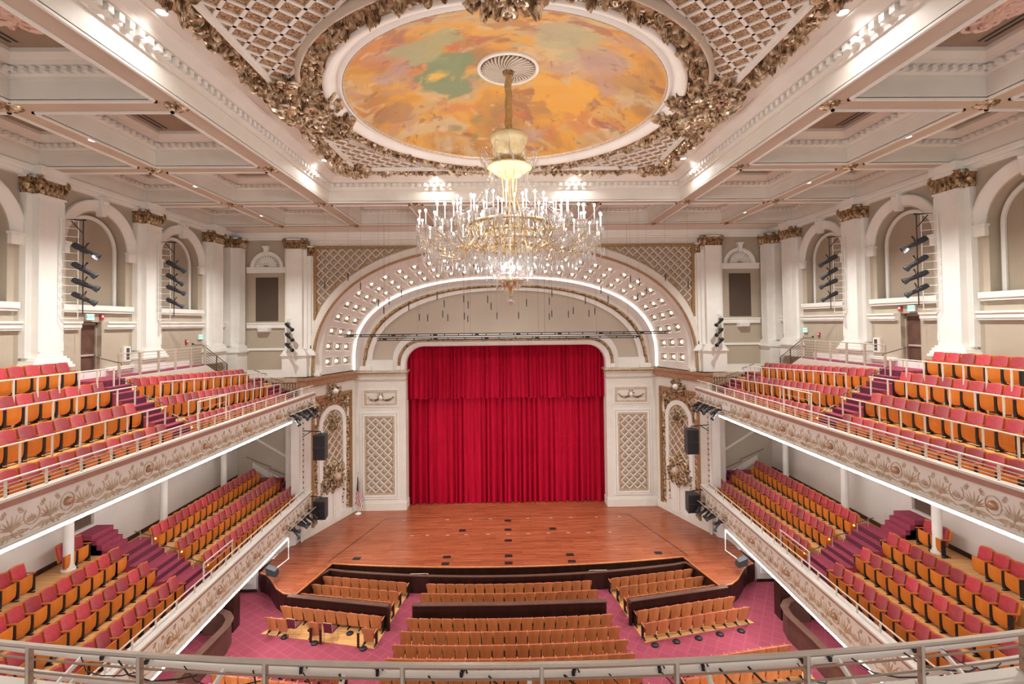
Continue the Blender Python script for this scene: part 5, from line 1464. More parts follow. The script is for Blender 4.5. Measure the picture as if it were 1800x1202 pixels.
    # columns
    for k, (y, x) in enumerate(((18.95, 16.85), (24.35, 17.0), (29.65, 17.1))):
        t = thing('column', f"slim white round column under the {S} upper gallery, {('nearest', 'middle', 'farthest')[k]} one", 'column', (s * x, y, 4.9), 0, 'slim white balcony columns')
        z0 = 5.4 if k == 0 else 4.7
        a = MB(); a.lathe([(.20, z0), (.20, z0 + .15), (.17, z0 + .2), (.16, 9.1), (.2, 9.15), (.2, 9.25)], (s * x, y, 0), 20); a.build('shaft', 'white', t, True)
        a = MB(); a.lathe([(.23, z0), (.23, z0 + .08), (.2, z0 + .1)], (s * x, y, 0), 20); a.build('foot_ring', 'white', t, True)
    # ---------- upper gallery
    YA, YB = 7.5, 31.0
    xn, xf_ = 12.62, 12.15
    t = thing('balcony', f"upper {S} gallery with ornamented white front, steep seat rows and carpeted steps", 'balcony', (s * 12.5, 20, 9.3))
    a = MB(); strip(a, -.30, 0, 9.3, 10.22); strip(a, 0, .04, 9.3, 9.35); a.build('front_wall', 'white', t)
    a = MB(); strip(a, -.16, .05, 10.38, 10.45); a.build('ledge', 'white', t)
    a = MB(); strip(a, -.2, .04, 10.22, 10.38); a.build('russet_band', 'brownband', t)
    fr = frieze(4, YB - YA - .3, .84, 46); q = MB()
    B0 = Vector((s * fx(YA), YA + .15, 9.33)); B1 = Vector((s * fx(YB), YB - .15, 9.33))
    uu_ = (B1 - B0).normalized()
    Bm = basis(B0, uu_, (0, 0, 1)) if (uu_.cross(Vector((0, 0, 1)))).x * s < 0 else basis(B1, -uu_, (0, 0, 1))
    q.xf(fr, Bm); q.build('gilded_frieze', ['goldpale', 'copper'], t)
    a = MB(); strip(a, .0, .09, 9.18, 9.28, 9.0, 27.6); a.build('light_strip', 'strip', t)
    a = MB(); strip(a, -.02, .1, 9.27, 9.31); a.build('strip_channel', 'white', t)
    a = MB()
    fr_ = [12.75, UPX[1] - .95, UPX[2] - .95, UPX[3] - .7, 18.0]
    frf = [12.55, UPXF[1] - .95, UPXF[2] - .82, 16.9]
    for k in range(4): a.box(s * fr_[k], s * fr_[k + 1], YA, 20.05, 9.3, UPZ[k], 0)
    for k in range(3):
        xa, xb, xc, xd = fr_[k], (fr_[k + 1] if k < 2 else 16.95), frf[k], (frf[k + 1] if k < 2 else 16.95)
        a.hexa([(s * xa, 21.3, 9.3), (s * xb, 21.3, 9.3), (s * xd, 31.0, 9.3), (s * xc, 31.0, 9.3)],
               [(s * xa, 21.3, UPZ[k]), (s * xb, 21.3, UPZ[k]), (s * xd, 31.0, UPZF[k] - .02), (s * xc, 31.0, UPZF[k] - .02)], 0)
    a.box(s * 12.5, s * 18, 31, 32.25, 9.3, 9.7, 0)
    a.build('row_decks', ['floorwood'], t)
    a = MB()
    stairs(a, [13.15, 14.4, 15.65, 16.92], [9.7, 10.55, 11.4, 12.47], 20.05, 21.3, 9.3, 4)
    a.box(s * 16.92, s * 18, 20.05, 21.3, 9.3, 12.47, 0)
    a.box(s * 16.92, s * 18, 21.3, 27.6, 12.44, 12.47, 0)
    for q_ in range(7): a.box(s * 16.92, s * 18, 27.6 + q_ * .3, 27.9 + q_ * .3, 9.4, 12.3 - q_ * .17, 0)
    a.build('carpeted_steps', ['carpet_plain', 'carpet_riser'], t); a = MB()
    stairs(a, [13.1, 14.2, 15.2, 16.2], [9.72, 10.3, 10.8, 11.3], 30.1, 31.6, 9.3, 3)
    a.build('end_steps', ['carpet_plain', 'carpet_riser'], t)
    a = MB(); a.box(s * 16.86, s * 16.92, 21.3, 27.6, 9.4, 12.46); a.box(s * 16.92, s * 18, 21.32, 27.6, 9.4, 12.43)
    a.hexa([(s * 16.86, 27.6, 9.4), (s * 16.92, 27.6, 9.4), (s * 16.92, 29.8, 9.4), (s * 16.86, 29.8, 9.4)], [(s * 16.86, 27.6, 12.46), (s * 16.92, 27.6, 12.46), (s * 16.92, 29.8, 11.3), (s * 16.86, 29.8, 11.3)])
    a.box(s * 12.5, s * 18.0, YA, 32.2, 9.22, 9.32); a.build('cream_side_walls', 'greywall', t)

# ---------------------------------------------------------------- railings
def railing(name, lab, cat, P, posts, bars, zp0, r_top=.032, mt='railcream', grp=None, r_bar=.013, post=(.05, .02)):
    """P: list of 3D points of the top rail; bars: list of drops below it; posts: list of (x,y,ztop); zp0: post bottom (number or list)"""
    c = P[0]
    t = thing(name, lab, cat, c, 0, grp)
    a = MB(); a.tube(P, r_top, 6); a.build('top_rail', mt, t)
    for d in bars:
        a = MB(); a.tube([(x, y, z - d) for x, y, z in P], r_bar, 5); a.build('bar', mt, t)
    for k, (x, y, z) in enumerate(posts):
        zz = zp0[k] if isinstance(zp0, list) else zp0
        a = MB(); a.box(x - post[0] / 2, x + post[0] / 2, y - post[1], y + post[1], zz, z); a.build('post', mt, t)
    return t
def lerp3(A, B, t): return tuple(a + (b - a) * t for a, b in zip(A, B))
for s in (-1, 1):
    S = SIDE[s]
    # upper gallery front rail
    A = (s * 12.70, 7.6, 10.88); B = (s * 12.24, 30.9, 10.86)
    n = 22
    railing('gallery_railing', f"cream metal railing with three bars along the {S} upper gallery front", 'railing', [A, B],
            [lerp3(A, B, (k + .5) / n) for k in range(n)], [.12, .22, .32], 10.44, .028)
    A2 = (s * 12.75, 20.15, 11.55); B2 = (s * 12.72, 22.2, 11.55)
    railing('aisle_guard_rail', f"raised cream guard rail at the foot of the {S} upper gallery aisle", 'railing', [A2, B2], [lerp3(A2, B2, t) for t in (.02, .98)], [.3], 10.44, .03)
    # lower balcony front rail (low)
    A = (s * 12.20, 11.2, 4.55); B = (s * 12.58, 30.9, 4.55); n = 18
    railing('balcony_railing', f"low single cream rail along the {S} lower balcony front", 'railing', [A, B], [lerp3(A, B, (k + .5) / n) for k in range(n)], [], 4.22, .028)
    A2 = (s * 12.47, 20.1, 5.0); B2 = (s * 12.5, 22.3, 5.0)
    railing('aisle_guard_rail', f"raised cream guard rail at the foot of the {S} lower balcony aisle", 'railing', [A2, B2], [lerp3(A2, B2, t) for t in (.02, .98)], [.2], 4.22, .028)
    # rails in front of the gallery rows
    for k in range(1, 4):
        z = UPZ[k] + .78 - (.1 if k == 3 else 0); X = UPX[k] - .95
        A = (s * X, 8.5 + k, z); B = (s * X, 20.6, z); n = 11
        railing('row_railing', f"cream rail in front of the {RN[k]} row, near block, {S} upper gallery", 'railing', [A, B], [lerp3(A, B, (q + .9) / n) for q in range(n)] , [], UPZ[k - 1], .025, grp='rails between gallery rows')
        if k < 3:
            A = (s * X, 22.0, z); B = (s * (UPXF[k] - .95), UPYF[k] + .3, UPZF[k] + .80); n = 11
            railing('row_railing', f"cream rail in front of the {RN[k]} row, stage-side block, {S} upper gallery", 'railing', [A, B], [lerp3(A, B, q / n + .001) for q in range(n + 1)], [],
                    [UPZ[k - 1] + (UPZF[k - 1] - UPZ[k - 1]) * q / n for q in range(n + 1)], .025, grp='rails between gallery rows')
    # landing rail
    A = (s * 16.95, 21.45, 13.5); B = (s * 16.95, 27.5, 13.5)
    t = railing('landing_railing', f"champagne metal landing rail with many thin bars beside the {S} gallery door", 'railing', [A, B], [lerp3(A, B, q / 5) for q in range(6)], [.15 * q for q in range(1, 7)], 12.47, .025, 'steel', post=(.08, .04))
    A = (s * 16.95, 27.55, 13.5); B = (s * 16.95, 29.7, 12.35)
    railing('stair_railing', f"dark sloping rail of the stair down beside the {S} gallery wall", 'railing', [A, B], [A, lerp3(A, B, .5), B], [.15 * q for q in range(1, 7)], [12.4, 11.9, 11.3], .025, 'bronze')
    # aisle handrails
    def handrail(x0, y0, z0, x1, z1, lab, h=.85):
        t = thing('handrail', lab, 'handrail', (s * x0, y0, z0), 0, 'bent bronze aisle handrails')
        a = MB(); a.tube([(s * (x0 - .10), y0, z0 + h - .12), (s * (x0 - .06), y0, z0 + h), (s * (x0 + .12), y0, z0 + h + .02), (s * (x1 + .25), y0, z1 + h)][::1], .022, 6); a.build('grip', 'bronze', t)
        for x, z in ((x0, z0), (x1, z1)):
            a = MB(); a.tube([(s * x, y0, z - .02), (s * x, y0, z + h - (.0 if x == x1 else .02))], .018, 6); a.build('post', 'steel', t)
    for k in range(3):
        handrail(UPX[k] - .35, 21.15, UPZ[k], UPX[k] + .2, UPZ[k] + .35, f"bronze handrail on the {S} gallery aisle steps, {('lowest', 'middle', 'highest')[k]} of three")
        handrail(LOWX[k] - .35, 21.6, LOWZ[k], LOWX[k] + .15, LOWZ[k] + .2, f"bronze handrail on the {S} lower balcony aisle steps, {('lowest', 'middle', 'highest')[k]} of three")
        handrail(LOWX[k] - .45, 31.9, LOWZ[k] + .0, LOWX[k] + .15 + .3 * k, LOWZ[k] + .3 + .15 * k, f"bronze handrail on the {S} lower balcony stage-end steps, {('lowest', 'middle', 'highest')[k]} of three")
    handrail(16.5, 20.9, 12.2, 17.3, 12.47, f"bronze handrail on the {S} gallery steps just below the door", .95)
    for k in range(3):
        handrail(13.3 + 1.05 * k, 31.2, 9.75 + .5 * k, 13.75 + 1.05 * k, 10.0 + .5 * k, f"bronze handrail at the stage end of the {S} gallery, {('lowest', 'middle', 'highest')[k]} of three")
    # row-end low bins on the lower balcony aisle
    for k in range(2):
        a = MB(); a.lathe([(.10, 0), (.10, .34), (.085, .34), (.08, .02)], (0, 0, 0), 14, cap=False); a.lathe([(.09, .01), (.001, .01)], (0, 0, 0), 14, cap=False)
        o = a.build('step_light_canister', 'steel', None, True); o.location = (s * (LOWX[k + 1] - .1), 21.72, LOWZ[k + 1]); tag(o, f"small shiny step-light canister by the aisle, {RN[k + 1]} row, {S} lower balcony", 'step light', 'aisle step lights')

# ---------------------------------------------------------------- doors and wall fittings
for s in (-1, 1):
    S = SIDE[s]
    a = MB(); a.box(s * 18.26, s * 18.31, 20.78, 21.72, 12.47, 14.78)
    o = struct('door_%d' % (3 if s < 0 else 4), a, ['doorbrown'])
    b = MB(); b.box(s * 18.2, s * 18.26, 20.85, 21.65, 13.42, 13.5); b.build('push_bar', 'steel', o)
    b = MB(); b.box(s * 18.2, s * 18.3, 20.72, 20.79, 12.47, 14.86); b.box(s * 18.2, s * 18.3, 21.72, 21.82, 12.47, 14.86); b.box(s * 18.2, s * 18.3, 20.72, 21.82, 14.78, 14.88); b.build('door_frame', 'taupe_dark', o)
    a = MB(); a.box(s * 17.96, s * 18.0, 28.1, 29.1, 11.9, 13.62); o = struct('door_%d' % (5 if s < 0 else 6), a, ['taupe_dark'])
    b = MB(); b.box(s * 17.93, s * 17.99, 28.02, 28.1, 11.9, 13.7); b.box(s * 17.93, s * 17.99, 28.02, 29.15, 13.62, 13.7); b.build('door_frame', 'taupe', o)
    def exit_sign(y, z, lab):
        t = thing('exit_sign', lab, 'sign', (s * 17.95, y, z), 0, 'green exit signs')
        a = MB(); a.box(s * 17.98, s * 17.90, y - .2, y + .2, z - .14, z + .14); a.build('housing', 'whiteplastic', t)
        a = MB(); a.box(s * 17.90, s * 17.895, y - .18, y + .18, z - .12, z + .12); a.build('face', 'exit_face', t)
        cu = bpy.data.curves.new('lettering', 'FONT'); cu.body = 'EXIT'; cu.size = .20; cu.align_x = 'CENTER'; cu.align_y = 'CENTER'; cu.extrude = .003
        o = bpy.data.objects.new('lettering_tmp', cu)
        COL.objects.link(o)
        bpy.context.view_layer.update()
        me = bpy.data.meshes.new_from_object(o.evaluated_get(bpy.context.evaluated_depsgraph_get()))
        bpy.data.objects.remove(o)
        me.materials.clear(); me.materials.append(M['exit_text'])
        l = bpy.data.objects.new('lettering', me); COL.objects.link(l); l.parent = t
        l.matrix_local = Matrix.Translation((s * 17.888 - s * 17.95, 0, 0)) @ Matrix.Rotation(-s * pi / 2, 4, 'Z') @ Matrix.Rotation(pi / 2, 4, 'X')
    exit_sign(21.1, 15.12, f"green lit EXIT sign above the brown door, {S} gallery wall")
    exit_sign(28.7, 14.05, f"green lit EXIT sign above the far taupe door, {S} gallery wall")
    for y, z, w in ((21.75, 15.12, 'beside the nearer EXIT sign'), (27.5, 13.8, 'beside the far EXIT sign')):
        t = thing('fire_alarm', f"small red fire alarm strobe {w}, {S} gallery wall", 'alarm', (s * 18.0, y, z), 0, 'red fire alarms')
        a = MB(); a.box(s * 18.0, s * 17.93, y - .09, y + .09, z - .12, z + .12); a.build('case', 'redpaint', t)
        a = MB(); a.box(s * 17.93, s * 17.90, y - .04, y + .04, z - .02, z + .08); a.build('strobe', 'whiteplastic', t)
    t = thing('hose_cabinet', f"shallow white wall cabinet with dark glass beside the {S} gallery landing", 'cabinet', (s * 18.0, 23.15, 13.05))
    a = MB(); a.box(s * 18.0, s * 17.90, 22.95, 23.35, 13.05, 13.75); a.build('case', 'cream', t)
    a = MB(); a.box(s * 17.90, s * 17.89, 23.1, 23.28, 13.12, 13.68); a.build('glass', 'blackgloss', t)
    a = MB(); a.box(s * 18.0, s * 17.82, 22.0, 23.9, 12.72, 12.86); tag(a.build('wall_rail', 'white', None), f"short white wall rail under the cabinet, {S} gallery landing", 'wall rail')
# ================================================================== CHANDELIER
t = thing('chandelier', 'vast crystal and brass chandelier with tiers of lit candle bulbs hanging from the dome', 'chandelier', (CHX, CHY, 18.0))
def C3(r, a, z): return (CHX + r * cos(a), CHY + r * sin(a), z)
a = MB()
a.tube([(CHX, 16.4, 23.25), (CHX, CHY + .05, 21.6), (CHX, CHY, 20.95)], [.08, .12, .08], 8)
rnd = random.Random(4)
for k in range(22): a.ball((CHX + .02 * sin(k), CHY + (.2 * (1 - k / 22)), 23.2 - k * .1),   .13, 6, 4)
a.build('sleeved_chain', 'brass', t, True)
a = MB(); a.lathe([(.25, 20.95), (.60, 21.0), (.64, 20.93), (.60, 20.75), (.54, 20.68), (.56, 20.5), (.54, 20.3), (.46, 20.08), (.40, 19.98)], (CHX, CHY, 0), 28); a.build('crown_bowl', 'milk', t, True)
a = MB()
for k in range(20): a.ball(C3(.54, 2 * pi * k / 20, 20.08), .06, 6, 4)
a.lathe([(.5, 20.12), (.56, 20.02), (.5, 19.95)], (CHX, CHY, 0), 24, cap=False); a.build('crown_bead_ring', 'brass', t, True)
a = MB(); a.lathe([(.5, 19.98), (.74, 19.95), (.76, 19.88), (.6, 19.78), (.4, 19.62), (.15, 19.5)], (CHX, CHY, 0), 28); a.build('crown_dish', 'milk', t, True)
cr_ = MB()
def prism_(mb, x, y, z, L, w):
    mb.add([(x, y, z), (x - w, y, z - L * .3), (x, y - w, z - L * .3), (x + w, y, z - L * .3), (x, y + w, z - L * .3), (x, y, z - L)],
           [(0, 1, 2), (0, 2, 3), (0, 3, 4), (0, 4, 1), (5, 2, 1), (5, 3, 2), (5, 4, 3), (5, 1, 4)])
sc = MB()
for k in range(12):
    an = 2 * pi * k / 12
    sc.tube([C3(.55, an, 20.2), C3(.8, an, 20.15), C3(.95, an, 20.35), C3(.9, an, 20.58), C3(.75, an, 20.6), C3(.72, an, 20.48)], .018, 5)
    for q in range(4): prism_(cr_, *C3(.97 - .04 * q, an + .05 * q, 20.3 - .08 * q), .3, .025)
sc.build('crown_scrolls', 'crystal', t)
# centre rods
rd = MB()
for k in range(6):
    an = 2 * pi * k / 6
    rd.tube([C3(.22, an, 19.6), C3(.20, an, 18.9), C3(.42, an, 18.2), C3(.55, an, 17.7)], [.03, .045, .04, .05], 6)
rd.tube([C3(0, 0, 19.7), C3(0, 0, 16.0)], .04, 8)
rd.build('centre_rods', 'brass', t, True)
# brass gallery ring
rg = MB()
for r, z in ((1.35, 17.95), (1.35, 17.35), (.9, 17.7), (.9, 17.2)):
    rg.lathe([(r - .03, z - .05), (r + .03, z - .05), (r + .05, z + .05), (r - .03, z + .05), (r - .03, z - .05)], (CHX, CHY, 0), 40, cap=False)
for k in range(24):
    an = 2 * pi * k / 24
    rg.tube([C3(1.35, an, 17.95), C3(1.48, an + .05, 17.65), C3(1.35, an, 17.35)], .03, 5)
    rg.tube([C3(1.35, an, 17.35), C3(1.0, an, 17.1), C3(.6, an, 17.2), C3(.3, an, 17.5)], .016, 4)
rg.build('brass_gallery', 'brass', t, True)
# arms in three tiers: (count, radius, cup z, candle len)
tiers = [(28, 3.02, 17.62, .42, 1.0), (26, 2.5, 17.8, .46, .4), (18, 1.75, 18.1, .5, .1), (10, 1.1, 18.0, .5, .7)]
armn = 0
cup_m = MB(); cup_m.lathe([(.02, -.06), (.09, -.02), (.12, .03), (.10, .03), (.04, 0)], (0, 0, 0), 10, cap=False); cup_m.lathe([(.03, 0), (.035, .06), (.02, .08)], (0, 0, 0), 8)
CUP = cup_m.mesh('drip_pan', ['crystal'])
for ti, (n, R, zc, cl, ph) in enumerate(tiers):
    am = MB()
    am.tube([(1.3 - 0, 0, 17.45 - zc), (1.3 + (R - 1.3) * .35, 0, 16.85 - zc), (1.3 + (R - 1.3) * .75, 0, 16.95 - zc), (R + .02, 0, -.35), (R, 0, -.04)] if ti < 2 else
            ([(1.3, 0, 17.9 - zc), (1.5, 0, 17.7 - zc), (R + .03, 0, 17.85 - zc), (R, 0, -.04)] if ti == 2 else [(.5, 0, 17.6 - zc), (.9, 0, 17.6 - zc), (R + .03, 0, 17.9 - zc), (R, 0, -.04)]), .016, 5)
    ARM = am.mesh('arm', ['brass'])
    cm = MB(); cm.lathe([(.016, .05), (.016, cl)], (R, 0, 0), 8); CAN = cm.mesh('candle', ['candle'])
    bm_ = MB(); bm_.ball((R, 0, cl + .05), .038, 8, 6, sz=1.3); BUL = bm_.mesh('bulb', ['bulb'])
    CP = bpy.data.meshes.new('drip_pan')
    q = MB(); q.xf(cup_m, Matrix.Translation((R, 0, 0))); CP = q.mesh('drip_pan', ['crystal'])
    for k in range(n):
        an = 2 * pi * k / n + ph
        zj = zc + (.12 * (k % 2) if ti < 2 else 0)
        o = bpy.data.objects.new('candle_arm', ARM); COL.objects.link(o); o.parent = t; o.location = (0, 0, zj - 18.0); o.rotation_euler = (0, 0, an)
        for nm, me in (('drip_pan', CP), ('candle', CAN), ('bulb', BUL)):
            c = bpy.data.objects.new(nm, me); COL.objects.link(c); c.parent = o
        for q in range(7):
            aa = 2 * pi * q / 7; x, y, z = C3(R, an, zj)
            prism_(cr_, x + .11 * cos(aa), y + .11 * sin(aa), z, .26, .022)
        armn += 1
# bead swags and hanging prisms
sw = MB()
def swag(A, B, sag, n=9, r=.02):
    for q in range(n + 1):
        u = q / n; p = lerp3(A, B, u); sw.ball((p[0], p[1], p[2] - sag * 4 * u * (1 - u)), r, 5, 3)
for k in range(16):
    an = 2 * pi * k / 16
    swag(C3(.62, an, 19.75), C3(1.75, an, 18.3), .35, 22)
for k in range(28):
    swag(C3(3.0, 2 * pi * k / 28, 17.6), C3(3.0, 2 * pi * (k + 1) / 28, 17.6), .35)
    swag(C3(2.3, 2 * pi * k / 28, 17.3), C3(2.3, 2 * pi * (k + 1) / 28, 17.3), .3)
    for e in (0, 1): swag(C3(3.0, 2 * pi * k / 28, 17.5), C3(2.3, 2 * pi * (k + e) / 28, 17.3), .4)
for k in range(24):
    an = 2 * pi * k / 24
    swag(C3(1.35, an, 17.3), C3(.7, an, 16.75), .15, 12, .022)
    swag(C3(.72, an, 16.8), C3(.45, an, 16.15), -.12, 10, .024)
for ring_r, z, n, L in ((3.02, 17.15, 60, .34), (2.7, 16.95, 60, .4), (2.3, 16.8, 56, .42), (1.9, 16.75, 48, .42), (1.5, 16.8, 40, .42), (1.1, 16.75, 34, .4), (2.5, 17.35, 60, .36), (1.9, 17.5, 48, .4), (1.4, 17.9, 40, .4), (.75, 16.75, 30, .36), (.7, 16.4, 28, .3), (.5, 16.1, 22, .25), (.35, 15.95, 16, .22)):
    for k in range(n):
        an = 2 * pi * k / n + ring_r
        prism_(cr_, *C3(ring_r + rnd.uniform(-.12, .12), an, z + rnd.uniform(-.14, .14)), L * rnd.uniform(.7, 1.2), .03)
for k in range(14): prism_(cr_, *C3(.62, 2 * pi * k / 14, 19.72), .5, .022)
for k in range(420):
    r = 3.0 * sqrt(rnd.random()); an = rnd.uniform(0, 2 * pi)
    prism_(cr_, *C3(r, an, 17.35 - .5 * (1 - (r / 3.1) ** 2) + rnd.uniform(-.35, .35)), rnd.uniform(.14, .3), .026)
o = sw.build('bead_swags', 'crystal', t, True); o['kind'] = 'stuff'
o = cr_.build('crystal_prisms', 'crystal', t); o['kind'] = 'stuff'
a = MB(); a.lathe([(.75, 16.8), (.78, 16.7), (.76, 16.4), (.6, 16.15), (.42, 16.05)], (CHX, CHY, 0), 30, cap=False); a.build('crystal_basket', 'crystal', t)
a = MB()
for k in range(5): a.ball(C3(.3, 2 * pi * k / 5, 16.5), .07, 8, 6)
a.build('basket_bulbs', 'bulb', t, True)
a = MB(); a.lathe([(.46, 16.1), (.48, 16.03), (.3, 15.98), (.12, 15.85), (.05, 15.6), (.03, 15.5)], (CHX, CHY, 0), 20); a.tube([C3(0, 0, 15.2), C3(0, 0, 15.45)], [.01, .04], 8); a.build('bottom_cone', 'brass', t, True)
a = MB(); a.ball(C3(0, 0, 15.42), .14, 14, 10); a.build('finial_ball', 'crystal', t, True)

# ================================================================== RIGGING, LAMPS, SPEAKERS
def spot_mesh(L):
    P = {}
    a = MB(); a.tube([(0, 0, 0), (0, L * .12, 0), (0, L * .55, 0), (0, L * .8, 0)], [.09, .12, .10, .09], 10); a.box(-.12, .12, L * .05, L * .30, -.02, .13); P['barrel'] = (a, 'black')
    a = MB(); a.tube([(0, L * .78, 0), (0, L * .9, 0), (0, L, 0)], [.10, .14, .15], 10, cap=False); a.tube([(0, L * .9, 0), (0, L * .905, 0)], .115, 10); P['lens_hood'] = (a, 'blackgloss')
    a = MB(); a.tube([(-.13, L * .4, 0), (-.13, L * .4, .2), (0, L * .4, .24), (.13, L * .4, .2), (.13, L * .4, 0)], .014, 5); a.tube([(0, L * .4, .24), (0, L * .4, .36)], .03, 6); P['yoke'] = (a, 'black')
    return {k: (v[0].mesh(k, [v[1]])) for k, v in P.items()}
SM = spot_mesh(1.0)
def spotlight(pos, target, lab, size=1.0, grp=None):
    r = thing('spotlight', lab, 'spotlight', pos, 0, grp)
    r.rotation_euler = (Vector(target) - Vector(pos)).to_track_quat('Y', 'Z').to_euler(); r.scale = (size,) * 3
    for k, me in SM.items():
        o = bpy.data.objects.new(k, me); COL.objects.link(o); o.parent = r
    return r
for s in (-1, 1):
    S = SIDE[s]
    for (y, zb, zt, zs, which) in ((19.75, 15.0, 18.95, (17.75, 17.0, 16.35, 15.8), 'nearer'), (25.1, 15.0, 18.95, (17.75, 17.1, 16.5, 15.85), 'farther')):
        t = thing('lamp_ladder', f"white lighting ladder bracketed to the {which} {S} gallery pilaster", 'lighting ladder', (s * 17.45, y, zb), 0, 'wall lighting ladders')
        a = MB()
        yl = y - .35
        a.tube([(s * 17.42, yl - .25, zb), (s * 17.42, yl - .25, zt)], .02, 5); a.tube([(s * 17.1, yl + .15, zb), (s * 17.1, yl + .15, zt)], .02, 5); a.build('rails', 'white', t)
        a = MB()
        for k in range(13):
            z = zb + .03 + (zt - zb - .06) * k / 12; a.tube([(s * 17.42, yl - .25, z), (s * 17.1, yl + .15, z)], .013, 5)
        a.build('rungs', 'white', t)
        a = MB(); a.tube([(s * 17.46, yl, zt), (s * 16.85, yl + .2, zt + .02)], .03, 6); a.tube([(s * 17.3, yl, zt), (s * 16.95, yl + .15, zt - .5)], .02, 5); a.tube([(s * 16.95, yl + .2, zt), (s * 16.95, yl + .2, zb + .2)], .022, 6); a.build('hanging_pole', 'black', t)
        for k, z in enumerate(zs):
            spotlight((s * 17.25, y - .3, z + .22), (s * 16.3, y + .3, z - (.42, .55, .3, .4)[k]), f"black theatre spotlight, {ORD[k]} from the top, {which} {S} wall ladder", (.95, .9, .9, .85)[k], 'spotlights on wall ladders')
        a = MB()
        rr = random.Random(int(y))
        for k in range(5):
            z = zs[k % 4]; a.tube([(s * (17.1 + rr.uniform(-.1, .1)), y - .2, z + .5), (s * (17.25 + rr.uniform(-.1, .1)), y - .1, z + .1), (s * 17.05, y, z - .1), (s * 16.95, y, z + .3)], .01, 4)
        a.build('loose_cables', 'black', t)
    t = thing('lamp_pole', f"short lamp bracket on the {S} pilaster beside the proscenium", 'lamp bracket', (s * 13.9, 31.7, 13.2))
    a = MB(); a.tube([(s * 14.2, 31.6, 12.9), (s * 14.2, 31.6, 15.2)], .02, 6); a.tube([(s * 14.2, 31.6, 15.1), (s * 13.95, 31.85, 15.1)], .02, 5)
    for z in (14.95, 14.3, 13.65): a.tube([(s * 14.2, 31.6, z), (s * 14.1, 31.3, z)], .02, 5)
    a = a; a.box(s * 14.1, s * 14.35, 31.55, 31.75, 14.0, 14.2); a.build('pole', 'white', t)
    for k, z in enumerate((14.65, 14.0, 13.35)):
        spotlight((s * 14.2, 31.45, z + .12), (s * 13.4, 30.9, z - .4), f"small black spotlight, {ORD[k]} from top beside the proscenium, {S} side", .85, 'spotlights beside the proscenium')
    # clusters at the stage ends of the balcony fronts
    for lev, (x0, z0, y0, y1) in (('upper gallery', (11.9, 9.75, 26.9, 30.4)), ('lower balcony', (12.0, 3.45, 27.0, 30.6))):
        t = thing('lamp_bar', f"pale pipe for stage lamps at the stage end of the {S} {lev} front", 'lamp bar', (s * x0, y0, z0))
        a = MB(); a.tube([(s * x0, y0, z0), (s * (x0 - .15), y1, z0)], .03, 6)
        a.build('pipe', 'steel', t)
        a = MB()
        for q in range(3):
            yq = y0 + .3 + (y1 - y0 - .6) * q / 2; a.tube([(s * (x0 + .45), yq, z0 + .15), (s * x0, yq, z0)], .02, 5)
        a.build('bracket', 'bronze', t)
        for k in range(8):
            y = y0 + .25 + (y1 - y0 - .5) * k / 7
            spotlight((s * (x0 + .15), y, z0 - .08 - .1 * (k % 2)), (s * (x0 - 1.0 - .5 * (k % 3)), y + 1.6 - 1.3 * ((k * 5) % 3), z0 - 1.1 - .8 * (k % 2)), f"black stage lamp, {ORD[k]} from the near end, {S} {lev} lamp bar", .72, 'lamps on the balcony bars')
    # speakers
    for z0, z1, w in ((6.3, 7.85, 'upper'), (2.65, 3.8, 'lower')):
        t = thing('loudspeaker', f"dark grey hanging loudspeaker, {w} of the two beside the {S} arched panel", 'loudspeaker', (s * 11.65, 30.6, z0))
        a = MB(); a.hexa([(s * 11.27, 30.3, z0), (s * 12.03, 30.3, z0), (s * 11.9, 31.0, z0), (s * 11.35, 31.0, z0)], [(s * 11.27, 30.3, z1), (s * 12.03, 30.3, z1), (s * 11.9, 31.0, z1), (s * 11.35, 31.0, z1)]); a.build('cabinet', 'blackgloss', t)
        a = MB(); a.box(s * 11.31, s * 11.99, 30.28, 30.3, z0 + .05, z0 + (z1 - z0) * .5 - .02); a.box(s * 11.31, s * 11.99, 30.28, 30.3, z0 + (z1 - z0) * .5 + .02, z1 - .05); a.build('grille', 'black', t)
        a = MB(); a.tube([(s * 11.65, 30.6, z1), (s * 11.65, 30.6, z1 + .15), (s * 12.95, 30.95, z1 + .15)], .03, 6); a.tube([(s * 12.3, 30.8, z1 + .15), (s * 12.95, 30.95, z1 - .25)], .025, 6); a.build('bracket', 'black', t)
    t = thing('hanging_monitor', f"small tilted grey box on a white L-bracket under the {S} lower balcony front", 'monitor speaker', (s * 12.6, 26.3, 2.4))
    a = MB(); a.tube([(s * 12.2, 27.3, 2.85), (s * 12.2, 27.3, 1.75), (s * 12.4, 26.2, 1.75)], .03, 6); a.build('bracket', 'white', t)
    a = MB(); a.hexa([(s * 12.25, 25.9, 1.45), (s * 12.75, 25.9, 1.55), (s * 12.75, 26.3, 1.55), (s * 12.25, 26.3, 1.45)], [(s * 12.3, 25.9, 1.75), (s * 12.8, 25.9, 1.95), (s * 12.8, 26.3, 1.95), (s * 12.3, 26.3, 1.75)]); a.build('cabinet', 'blackgloss', t)
    t = thing('stage_microphone_mount', f"small bracket with thin dark arms on the wall above the {S} loudspeakers", 'bracket', (s * 12.6, 30.7, 9.75))
    a = MB(); a.box(s * 12.5, s * 12.75, 30.6, 30.8, 9.6, 9.9); a.build('box', 'white', t)
    a = MB(); a.tube([(s * 12.6, 30.6, 9.9), (s * 12.5, 30.2, 10.1), (s * 12.0, 30.0, 9.8)], .02, 5); a.tube([(s * 12.6, 30.6, 9.85), (s * 12.1, 30.3, 10.15)], .015, 5); a.tube([(s * 12.6, 30.6, 9.7), (s * 12.0, 30.2, 9.4)], .015, 5); a.build('arm', 'black', t)
